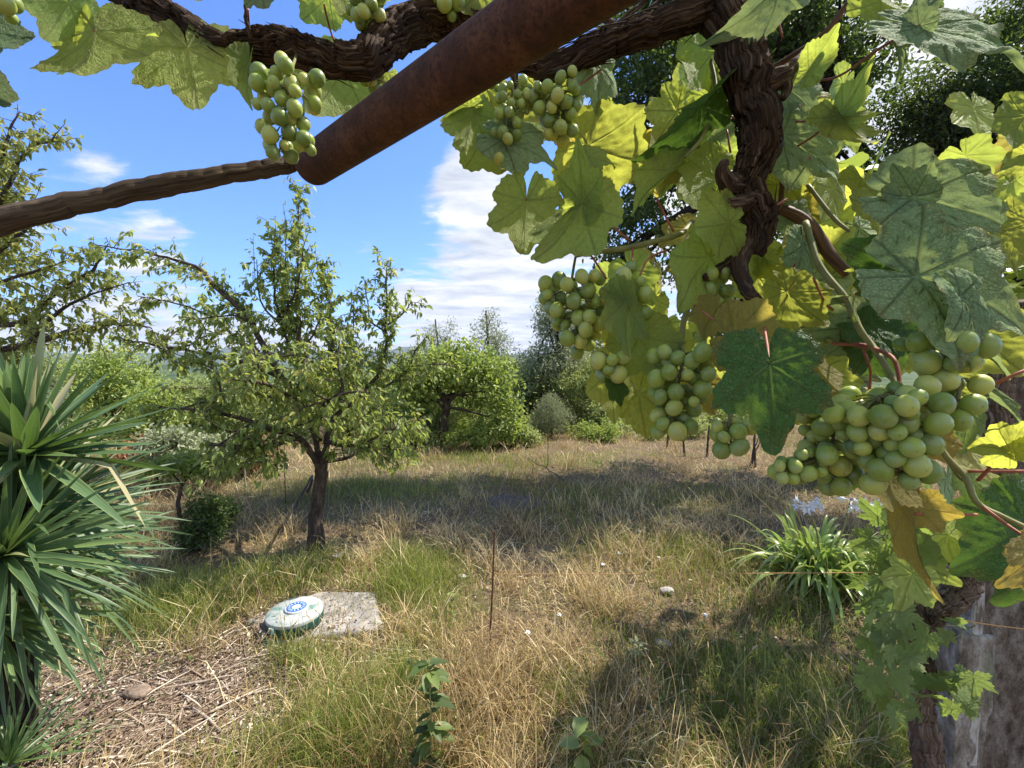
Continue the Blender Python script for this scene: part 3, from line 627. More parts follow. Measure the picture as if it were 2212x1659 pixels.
# ---- small shrub with thin leaning stems between yucca and pear
b = at(405, 1190)
clump_tree('sapling', 'small shrubby sapling with two dark leaning stems right of the yucca', 'sapling', b,
    [b, P(385, 1090, 5.0), P(398, 1040, 5.0), P(402, 1005, 5.0)], .022,
    [cl(400, 1000, 5.0, .45, .4, .10), cl(350, 1005, 4.9, .32, .3, .08), cl(470, 1005, 5.1, .30, .3, .10)], M_mid, 1100, .075, tint=(0, .5), droop=.6, parts=('stem', 'foliage'), lr=.4)
clump_tree('bush', 'low dark green leafy bush at the foot of the leaning sapling', 'bush', at(430, 1192),
    [at(430, 1192), P(432, 1150, 5.0), P(435, 1120, 5.0)], .012,
    [cl(415, 1160, 5.1, .18, .2, .18), cl(455, 1140, 5.1, .20, .2, .22), cl(480, 1110, 5.3, .17, .2, .2), cl(440, 1100, 5.2, .2, .2, .2)], M_weed, 5200, .045, tint=(0, .6), droop=-.3, parts=('stem', 'foliage'), lr=.5)

# ------------------------------------------------------------------ yucca
def yucca_head(mb, c, axis, n, Lf, wd, spread0=8, spread1=125, seed=0, droopy=.35):
    rs = np.random.RandomState(seed); axis = nrm(np.array(axis, float)); a1 = nrm(np.cross(axis, [0.3, 1, .1])); a2 = np.cross(axis, a1); K = 12
    for i in range(n):
        u = (i + .5) / n; th = rad(spread0 + (spread1 - spread0) * u ** (1.25 if seed == 1 else .85)) + rs.normal() * .06; ph = i * 2.39996 + rs.normal() * .15
        d = nrm(axis * math.cos(th) + (a1 * math.cos(ph) + a2 * math.sin(ph)) * math.sin(th)); side = nrm(np.cross(d, axis + 1e-3)); nm = np.cross(side, d)
        L = Lf * rs.uniform(.8, 1.1) * (1 - .18 * (u < .12)); W = wd * rs.uniform(.75, 1.1) * (1.0 if seed == 1 else .75); t = np.linspace(0, 1, K)
        wl = W * np.minimum(1, .55 + 2.2 * t) * np.clip((1 - t) / .55, 0, 1) ** .62
        dr = droopy * rs.uniform(.0, 1.5) * (u ** 1.2); kink = rs.uniform() < .1 and u > .3
        cen = c + d * (t * L)[:, None] + np.array([0, 0, -1.0]) * (dr * L * t ** 2.2)[:, None]
        if kink: kk = rs.uniform(.45, .7); cen = cen + np.array([0, 0, -1.0]) * (np.maximum(0, t - kk) * L * 1.0)[:, None] - d * (np.maximum(0, t - kk) * L * .5)[:, None]
        tw = rs.normal() * .5 * t; sd = side[None] * np.cos(tw)[:, None] + nm[None] * np.sin(tw)[:, None]; nn = np.cross(sd, np.gradient(cen, axis=0)); nn = nrm(nn) * (1 if np.dot(nrm(nn)[3], axis) > 0 else -1)
        f = .38 * (1 - t)[:, None] + .12
        V = np.stack([cen - sd * wl[:, None] * .5 + nn * wl[:, None] * .5 * f, cen - sd * wl[:, None] * .26 + nn * wl[:, None] * .12 * f, cen, cen + sd * wl[:, None] * .26 + nn * wl[:, None] * .12 * f, cen + sd * wl[:, None] * .5 + nn * wl[:, None] * .5 * f], 1)
        q = np.arange(K - 1)[:, None] * 5; jj = np.arange(4)[None]
        F = np.stack([q + jj, q + jj + 1, q + 5 + jj + 1, q + 5 + jj], -1).reshape(-1, 4)
        buv = np.stack([np.tile([-1, -.5, 0, .5, 1], (K, 1)), np.tile((t * 3)[:, None], (1, 5)), np.full((K, 5), i * 3.7)], -1).reshape(-1, 3)
        mb.add(V.reshape(-1, 3), F, tint=np.clip(rs.uniform(.1, .85) + .25 * (u < .3), 0, 1) if rs.uniform() > .10 * u ** 2 else 1.0, buv=buv)
foot = np.array([-3.05, 2.45, 0.0])
yr = empty('yucca_plant', tuple(foot), 'big spiky many-headed yucca with sword leaves filling the left edge', 'plant')
heads = [((58, 985, 2.25), (-.05, -.12, 1), 110, .66, .070, 5, 112), ((40, 1110, 2.35), (.35, .0, .7), 120, .74, .046, 15, 120), ((10, 1200, 2.1), (.3, -.35, .6), 110, .66, .046, 15, 125),
         ((90, 1200, 2.6), (.7, .1, .5), 110, .66, .042, 10, 115), ((-60, 1300, 2.15), (.6, -.2, .2), 80, .55, .042, 10, 115), ((-120, 1050, 2.4), (-.3, -.2, .9), 60, .6, .045, 5, 110), ((0, 1270, 2.4), (.6, 0, .1), 70, .55, .038, 10, 105)]
heads += [((-20, 1330, 2.2), (.5, -.2, .0), 90, .56, .040, 10, 110), ((60, 1120, 2.5), (.6, .1, .6), 80, .70, .040, 20, 110)]
for k, (h, ax, n, Lf, wd, s0, s1) in enumerate(heads):
    c = P(*h); mb = MB(); yucca_head(mb, c, ax, n, Lf, wd, s0, s1, k + 1, .28 if k else .12); mb.build('leaf_rosette', M_yucca, yr, smooth=False)
    ms = MB(); j = foot + [R.uniform(-.15, .15), R.uniform(-.15, .15), -.05]
    tube(ms, [j, (j + c) / 2 + [0, 0, -.15], c - nrm(np.array(ax, float)) * .02], [.05, .045, .04], 14, n=24, ridge=.25, lump=.1, gnarl=.1, seed=k); ms.build('stem', M_obark, yr)
f2 = np.array(G(20, 1700)); y2 = empty('yucca_plant', tuple(f2), 'small low yucca offshoot in the bottom left corner', 'plant')
mb = MB(); yucca_head(mb, f2 + [0, 0, .12], (.2, 0, 1), 60, .42, .028, 5, 85, 33, .3); mb.build('leaf_rosette', M_yucca, y2, smooth=False)
ms = MB(); tube(ms, [f2 - [0, 0, .05], f2 + [0, 0, .13]], [.05, .04], 10, n=6, ridge=.2); ms.build('stem', M_stick, y2)

# ------------------------------------------------------------------ pergola pipe and pole
def pipe():
    a = P(672, 362, .95); e = P(1246, -20, .50); dirv = nrm(e - a); e = a + dirv * 1.5; r = .0405; mb = MB()
    t = np.concatenate([[0, .002, .006, .012, .02], np.linspace(.03, 1.5, 60)]); prof = np.concatenate([[.80, .90, .96, .99, 1], np.full(60, 1.0)]) * r
    C = a + dirv * t[:, None]; T, N, B = frames(C); S = 64; an = np.linspace(0, 2 * np.pi, S, endpoint=False)
    V = C[:, None] + prof[:, None, None] * (np.cos(an)[None, :, None] * N[:, None] + np.sin(an)[None, :, None] * B[:, None])
    n = len(t); i = np.arange(n - 1)[:, None] * S; j = np.arange(S)[None]; j2 = (j + 1) % S
    F = np.stack([i + j, i + j2, i + S + j2, i + S + j], -1).reshape(-1, 4); mb.add(V.reshape(-1, 3), F)
    Ci = C[0] + dirv * np.linspace(0, .35, 8)[:, None]; Vi = Ci[:, None] + .72 * r * (np.cos(an)[None, :, None] * N[0] + np.sin(an)[None, :, None] * B[0])
    i = np.arange(7)[:, None] * S; mb.add(Vi.reshape(-1, 3), np.stack([i + j, i + S + j, i + S + j2, i + j2], -1).reshape(-1, 4))
    ring = np.vstack([V[0], Vi[0]]); jj = np.arange(S); mb.add(ring, np.stack([jj, S + jj, S + (jj + 1) % S, (jj + 1) % S], 1))
    o = mb.build('metal_pipe', M_pipe, origin=a)
    return tag(o, 'thick rusty brown steel pipe crossing the top of the view diagonally', 'pipe'), a, dirv
_, pa, pdir = pipe()
mb = MB()
tube(mb, np.vstack([PP([(-160, 512, .78), (0, 478, .80), (130, 447, .82), (290, 413, .85), (430, 388, .88), (560, 366, .92), (640, 352, .95)]), pa + pdir * .06]), [.0255, .0245, .022, .0195, .0205, .0185, .018, .0175, .017], 64, step=.005, ridge=.035, lump=.14, gnarl=.02, twist=.4, seed=5, wob=.003)
tube(mb, PP([(318, 406, .855), (322, 392, .855)]), [.008, .005], 10, n=5, lump=.3)
tag(mb.build('wooden_pole', M_pole), 'crooked weathered wooden pole stuck into the end of the rusty pipe', 'pole')

# ------------------------------------------------------------------ vine leaves
def leaf_mesh(seed, lobes=.5, teeth=30, tooth=.055, fold=.18, droop=.25, wave=.10, cup=0.0, width=1.0, na=200, nr=20, deep=False):
    rs = np.random.RandomState(seed); an = np.linspace(-np.pi, np.pi, na, endpoint=False); ad = np.degrees(an)
    if deep: ca = [0, 22, 34, 52, 76, 86, 108, 140, 166, 180]; cr = [1, .72, .46, .86, .62, .42, .66, .52, .46, .10]
    else: ca = [0, 26, 52, 80, 106, 140, 166, 175, 180]; cr = [1, .76 - .16 * lobes, .83, .64 - .14 * lobes, .65, .50, .42, .22, .05]
    ca = np.array(ca, float); cr = np.array(cr)
    def prof(a, s): cr2 = cr * (1 + np.concatenate([[0], rs.normal(size=len(cr) - 2) * .04, [0]])); return np.interp(a, ca, cr2)
    r = np.where(ad >= 0, prof(np.abs(ad), 1), prof(np.abs(ad), 2))
    k = np.array([.2, .6, .2]) if not deep else np.array([.1, .8, .1]); r = np.convolve(np.concatenate([r[-1:], r, r[:1]]), k, 'valid')
    ph = (an + np.pi) / (2 * np.pi) * teeth; saw = np.abs((ph % 1) * 2 - 1); big = np.abs(((ph / 2.7) % 1) * 2 - 1); r = r * (1 - tooth * (saw * .9 + big * .9)) + .0
    t = np.linspace(0, 1, nr) ** .85; T, A = np.meshgrid(t, an, indexing='ij'); Rr = T * r[None]
    x, y = Rr * np.sin(A) * width, Rr * np.cos(A)
    vein = np.zeros_like(x); best = np.full_like(x, 9.0); sec = np.zeros_like(x)
    for va in (0, 52, -52, 106, -106, 150, -150):
        va = rad(va); vx, vy = math.sin(va) * width, math.cos(va); nl = math.hypot(vx, vy); vx /= nl; vy /= nl
        s_ = x * vx + y * vy; tt = x * vy - y * vx; wv = .011 * (1.25 - np.clip(s_, 0, 1))
        vv = np.where(s_ > 0, np.exp(-(tt / wv) ** 2), 0); vein = np.maximum(vein, vv)
        dd = np.where(s_ > 0, np.abs(tt), 9); q = (s_ - np.abs(tt) * .75) * 8.0; fr = np.abs(q - np.round(q)) / 8.0; sv = np.exp(-(fr / .0065) ** 2) * .55 * (s_ > .08)
        up = dd < best; sec = np.where(up, sv, sec); best = np.minimum(best, dd)
    vein = np.maximum(vein, sec); rr2 = np.hypot(x, y)
    z = fold * np.abs(x) * (1 - .3 * y) - droop * rr2 ** 2 * np.where(y > 0, 1, .5) + cup * x * x
    z = z + wave * rr2 ** 1.5 * fbm(x * 2.2 + seed, y * 2.2 + seed * 1.7, 0, 3) + wave * .35 * rr2 ** 3 * np.sin(A * 7 + seed)
    z = z - .012 * vein * (rr2 > .02) + .010 * vn(x * 16 + seed, y * 16) * (1 - vein)
    mb = MB(); i = np.arange(nr - 1)[:, None] * na; j = np.arange(na)[None]; j2 = (j + 1) % na
    mb.add(np.stack([x, y, z], -1).reshape(-1, 3), np.stack([i + j, i + j2, i + na + j2, i + na + j], -1).reshape(-1, 4), vein=vein.ravel(), rim=(T ** 9).ravel())
    return mb
LV = {}
shapes = [dict(lobes=.5), dict(lobes=.9, fold=.35, droop=.35), dict(lobes=.2, wave=.16), dict(lobes=.7, fold=.05, droop=.1, wave=.2), dict(lobes=.4, fold=.5, droop=.3), dict(lobes=.8, fold=.25, droop=.5, wave=.14), dict(lobes=.3, fold=-.12, droop=-.2, wave=.16), dict(lobes=1.0, fold=.1, droop=.15, wave=.12, tooth=.07),
          dict(deep=True, tooth=.17, teeth=26, fold=.15, wave=.15), dict(deep=True, tooth=.19, teeth=28, fold=.3, droop=.35, wave=.2), dict(deep=True, tooth=.16, teeth=24, fold=-.1, droop=.2, wave=.2)]
def get_leaf(v, m):
    key = (v, m)
    if key not in LV: LV[key] = leaf_mesh(v * 13 + 5, **shapes[v]).mesh('leaf', VM[m])
    return LV[key]
def leaf(root, J, T, m='g', face='u', v=0, ws=1.0, roll=0, over=1.0):
    """one vine leaf from its petiole junction J to its tip T; face u = underside towards the viewer's side, t = upper side; roll turns it about its midrib"""
    J = np.array(J); T = np.array(T); y = T - J; L = np.linalg.norm(y); y = y / L
    toc = nrm(nrm(CAM - (J + T) / 2) * .35 - FW * .65); z = toc - y * np.dot(toc, y); z = nrm(z)
    if face == 'u': z = -z
    x = np.cross(y, z); c, s = math.cos(rad(roll)), math.sin(rad(roll)); x2 = x * c + z * s; z2 = -x * s + z * c
    o = bpy.data.objects.new('leaf', get_leaf(v, m)); COL.objects.link(o)
    M = Matrix(((x2[0] * L * ws, y[0] * L, z2[0] * L, J[0]), (x2[1] * L * ws, y[1] * L, z2[1] * L, J[1]), (x2[2] * L * ws, y[2] * L, z2[2] * L, J[2]), (0, 0, 0, 1)))
    o.parent = root; o.matrix_basis = Matrix.Translation(root.location).inverted() @ M
    return o

vroot = empty('grapevine', tuple(P(1585, 60, .95)), 'old gnarled grapevine hanging from the pergola with its leaves and green grapes', 'vine')
# woody arms
mb = MB()
arm = PP([(255, -60, .80), (320, 0, .80), (385, 52, .80), (470, 108, .80), (560, 102, .80), (640, 108, .80), (715, 128, .82), (790, 132, .84), (850, 78, .88), (930, 40, .92), (1010, 50, .93), (1100, 108, .93), (1190, 148, .92)])
tube(mb, arm, [.023, .025, .026, .027, .027, .028, .029, .031, .036, .036, .030, .028, .026], 110, step=.0035, ridge=.30, lump=.22, gnarl=.05, twist=3, seed=2, wob=.006)
tube(mb, PP([(180, -60, .84), (262, -5, .83), (300, 58, .83), (365, 88, .82), (430, 106, .81)]), [.018, .019, .018, .017, .014], 48, step=.0035, ridge=.3, lump=.25, gnarl=.05, twist=4, seed=6, wob=.004)
tube(mb, PP([(930, 40, .92), (985, 0, .93), (1060, -60, .95)]), [.030, .022, .018], 40, step=.005, ridge=.3, lump=.2, seed=14)
arm2 = PP([(1165, 152, .88), (1240, 126, .84), (1320, 90, .81), (1410, 62, .80), (1490, 34, .80), (1560, -5, .80), (1600, -70, .82)])
tube(mb, arm2, [.020, .023, .024, .025, .028, .033, .035], 96, step=.0035, ridge=.28, lump=.15, gnarl=.04, twist=2, seed=9, wob=.004)
tr = PP([(1510, -70, .80), (1540, -5, .80), (1590, 90, .79), (1622, 180, .78), (1642, 270, .78), (1628, 350, .78), (1608, 410, .78), (1640, 470, .78), (1628, 545, .78)])
tube(mb, tr, [.032, .036, .034, .036, .033, .028, .026, .027, .021], 120, step=.0035, ridge=.30, lump=.22, gnarl=.05, twist=3.5, seed=4, wob=.006)
for pts, rr_ in [([(1590, 400, .77), (1572, 392, .75), (1560, 366, .74), (1566, 350, .74)], [.022, .017, .012, .008]), ([(1620, 430, .77), (1585, 440, .75), (1552, 432, .75)], [.02, .012, .006]),
                 ([(1640, 180, .77), (1690, 165, .76), (1725, 130, .76), (1750, 100, .78)], [.022, .016, .009, .005]), ([(1680, 160, .76), (1700, 190, .76), (1690, 215, .76)], [.014, .009, .005]),
                 ([(1612, 520, .78), (1596, 580, .76), (1618, 632, .72), (1640, 650, .70)], [.02, .015, .011, .006]), ([(1610, 540, .78), (1560, 580, .77), (1520, 600, .76)], [.014, .010, .006]),
                 ([(1290, 30, .9), (1330, 60, .88), (1310, 78, .88)], [.006, .008, .01]), ([(1320, 70, .86), (1360, 30, .85), (1420, -20, .85)], [.008, .005, .004]), ([(1330, 80, .86), (1390, 30, .85), (1460, -20, .86)], [.006, .004, .004]),
                 ([(310, 30, .8), (350, -10, .78)], [.008, .005]), ([(545, 95, .78), (530, 30, .76), (545, -20, .76)], [.004, .003, .003]), ([(1110, 150, .9), (1115, 190, .9), (1130, 205, .9)], [.01, .006, .004])]:
    tube(mb, PP(pts), rr_, 24, step=.004, ridge=.25, lump=.3, gnarl=.05, seed=R.randint(50), wob=.003)
# loose bark strips on the wood
for C_, n_ in ((arm, 90), (arm2, 60), (tr, 90)):
    Cs = catmull(C_, 200); T_, N_, B_ = frames(Cs)
    for _ in range(n_):
        q = R.randint(5, 190); a = R.uniform(0, 6.28); o_ = nrm(N_[q] * math.cos(a) + B_[q] * math.sin(a)); p0 = Cs[q] + o_ * .025; l = R.uniform(.03, .08); sg = R.choice([-1, 1])
        tube(mb, [p0, p0 + sg * T_[q] * l * .5 + o_ * .004, p0 + sg * T_[q] * l + o_ * R.uniform(.004, .014)], [.0020, .0015, .0005], 4, n=6)
mb.build('trunk', M_vbark, vroot)
# canes
def cane(pts, r, m):
    mb = MB(); tube(mb, PP(pts), r, 12, step=.008, lump=.15, seed=R.randint(99)); mb.build('petiole' if m == 2 else 'cane', [M_cane, M_gcane, M_red][m], vroot)
cane([(1665, 445, .86), (1740, 478, .82), (1790, 548, .80), (1832, 592, .78)], [.011, .0115, .011, .009], 0)
cane([(1668, 150, .86), (1760, 90, .8), (1800, 50, .78), (1850, -20, .76)], [.007, .006, .005, .005], 0)
cane([(1740, 480, .80), (1768, 570, .76), (1826, 645, .72), (1858, 712, .69), (1888, 752, .67), (1935, 830, .62), (1948, 905, .60)], [.0058, .0058, .0055, .005, .0045, .004, .003], 1)
cane([(1745, 400, .84), (1800, 470, .8), (1835, 500, .78)], [.004, .004, .003], 1)
cane([(1710, 680, .8), (1750, 715, .78), (1800, 740, .74)], [.006, .006, .005], 1)
cane([(1800, 742, .74), (1858, 745, .70), (1885, 752, .67)], [.003, .0035, .004], 2)
cane([(1888, 752, .67), (1930, 775, .62), (1944, 830, .60), (1945, 880, .58)], [.003, .0028, .0026, .002], 2)
cane([(1245, 552, .8), (1280, 545, .8), (1360, 535, .8), (1420, 520, .8), (1470, 505, .82), (1495, 480, .86)], [.004, .005, .0055, .0055, .005, .006], 1)
cane([(1495, 500, .84), (1470, 540, .82), (1435, 590, .8)], [.006, .004, .003], 1)
cane([(1532, 600, .86), (1500, 640, .8), (1478, 690, .74), (1470, 760, .70)], [.006, .006, .005, .004], 1)
cane([(1575, 620, .84), (1545, 650, .8), (1480, 640, .78)], [.007, .005, .004], 1)
cane([(1535, 130, .86), (1545, 200, .84), (1520, 290, .80), (1480, 340, .78)], [.004, .004, .004, .003], 1)
cane([(2005, 905, .62), (2040, 980, .6), (2085, 1030, .58), (2110, 1085, .56), (2165, 1115, .54), (2240, 1150, .52)], [.003, .0038, .004, .0038, .0032, .003], 1)
cane([(2010, 930, .62), (2065, 1020, .60), (2090, 1040, .58)], [.003, .003, .003], 1)
cane([(1970, 850, .58), (2040, 900, .56), (2060, 880, .54)], [.003, .003, .003], 2)
cane([(1640, 480, .86), (1685, 440, .84), (1690, 300, .84)], [.006, .005, .004], 0)
reds = [[(1986, 57, .58), (1900, 105, .66), (1810, 165, .74), (1744, 176, .82)], [(1812, 250, .72), (1740, 262, .8), (1668, 262, .88)], [(1815, 240, .72), (1760, 292, .78), (1678, 342, .86)], [(1752, 340, .8), (1700, 400, .84)],
        [(1258, 442, .76), (1310, 480, .78), (1364, 522, .8)], [(1135, 432, .8), (1185, 432, .84), (1250, 430, .86)], [(1418, 430, .78), (1455, 500, .8)], [(1243, 520, .8), (1275, 550, .8), (1310, 602, .78)],
        [(1364, 528, .8), (1366, 560, .78), (1350, 650, .72)], [(1380, 600, .76), (1400, 560, .78), (1440, 540, .8)], [(1500, 660, .70), (1540, 690, .66), (1583, 724, .62)], [(1600, 500, .8), (1650, 460, .78), (1700, 430, .78)],
        [(1570, 280, .86), (1578, 330, .86)], [(1530, 235, .82), (1590, 255, .86)], [(1921, 602, .60), (1880, 618, .64), (1830, 645, .70)], [(1757, 600, .70), (1780, 650, .72), (1800, 670, .72)], [(2110, 1112, .56), (2050, 1110, .56), (1975, 1110, .56)], [(2184, 974, .52), (2150, 1000, .54), (2112, 1038, .56)],
        [(2212, 1018, .54), (2150, 1018, .56), (2090, 1018, .58)], [(2230, 1170, .5), (2170, 1130, .53), (2110, 1085, .56)], [(2140, 835, .52), (2190, 810, .5), (2240, 790, .5)], [(1930, 470, .62), (1952, 440, .6)], [(1865, 755, .68), (1880, 800, .70), (1878, 850, .72)],
        [(302, 60, .80), (260, 64, .74), (205, 68, .68)], [(700, 10, .80), (712, 60, .84), (730, 110, .86)], [(1700, 640, .74), (1720, 560, .8)], [(1690, 80, .8), (1680, 40, .8)], [(1663, 786, .52), (1650, 700, .62), (1640, 655, .8)], [(2060, 560, .66), (2080, 520, .7)],
        [(535, 20, .75), (538, 60, .78)], [(1300, 150, .84), (1250, 185, .84), (1210, 205, .84)], [(1950, 1190, .58), (1972, 1110, .56)]]
for pts in reds: cane(pts, [.0019 if len(pts) < 4 else .0028, .0018, .0022], 2)

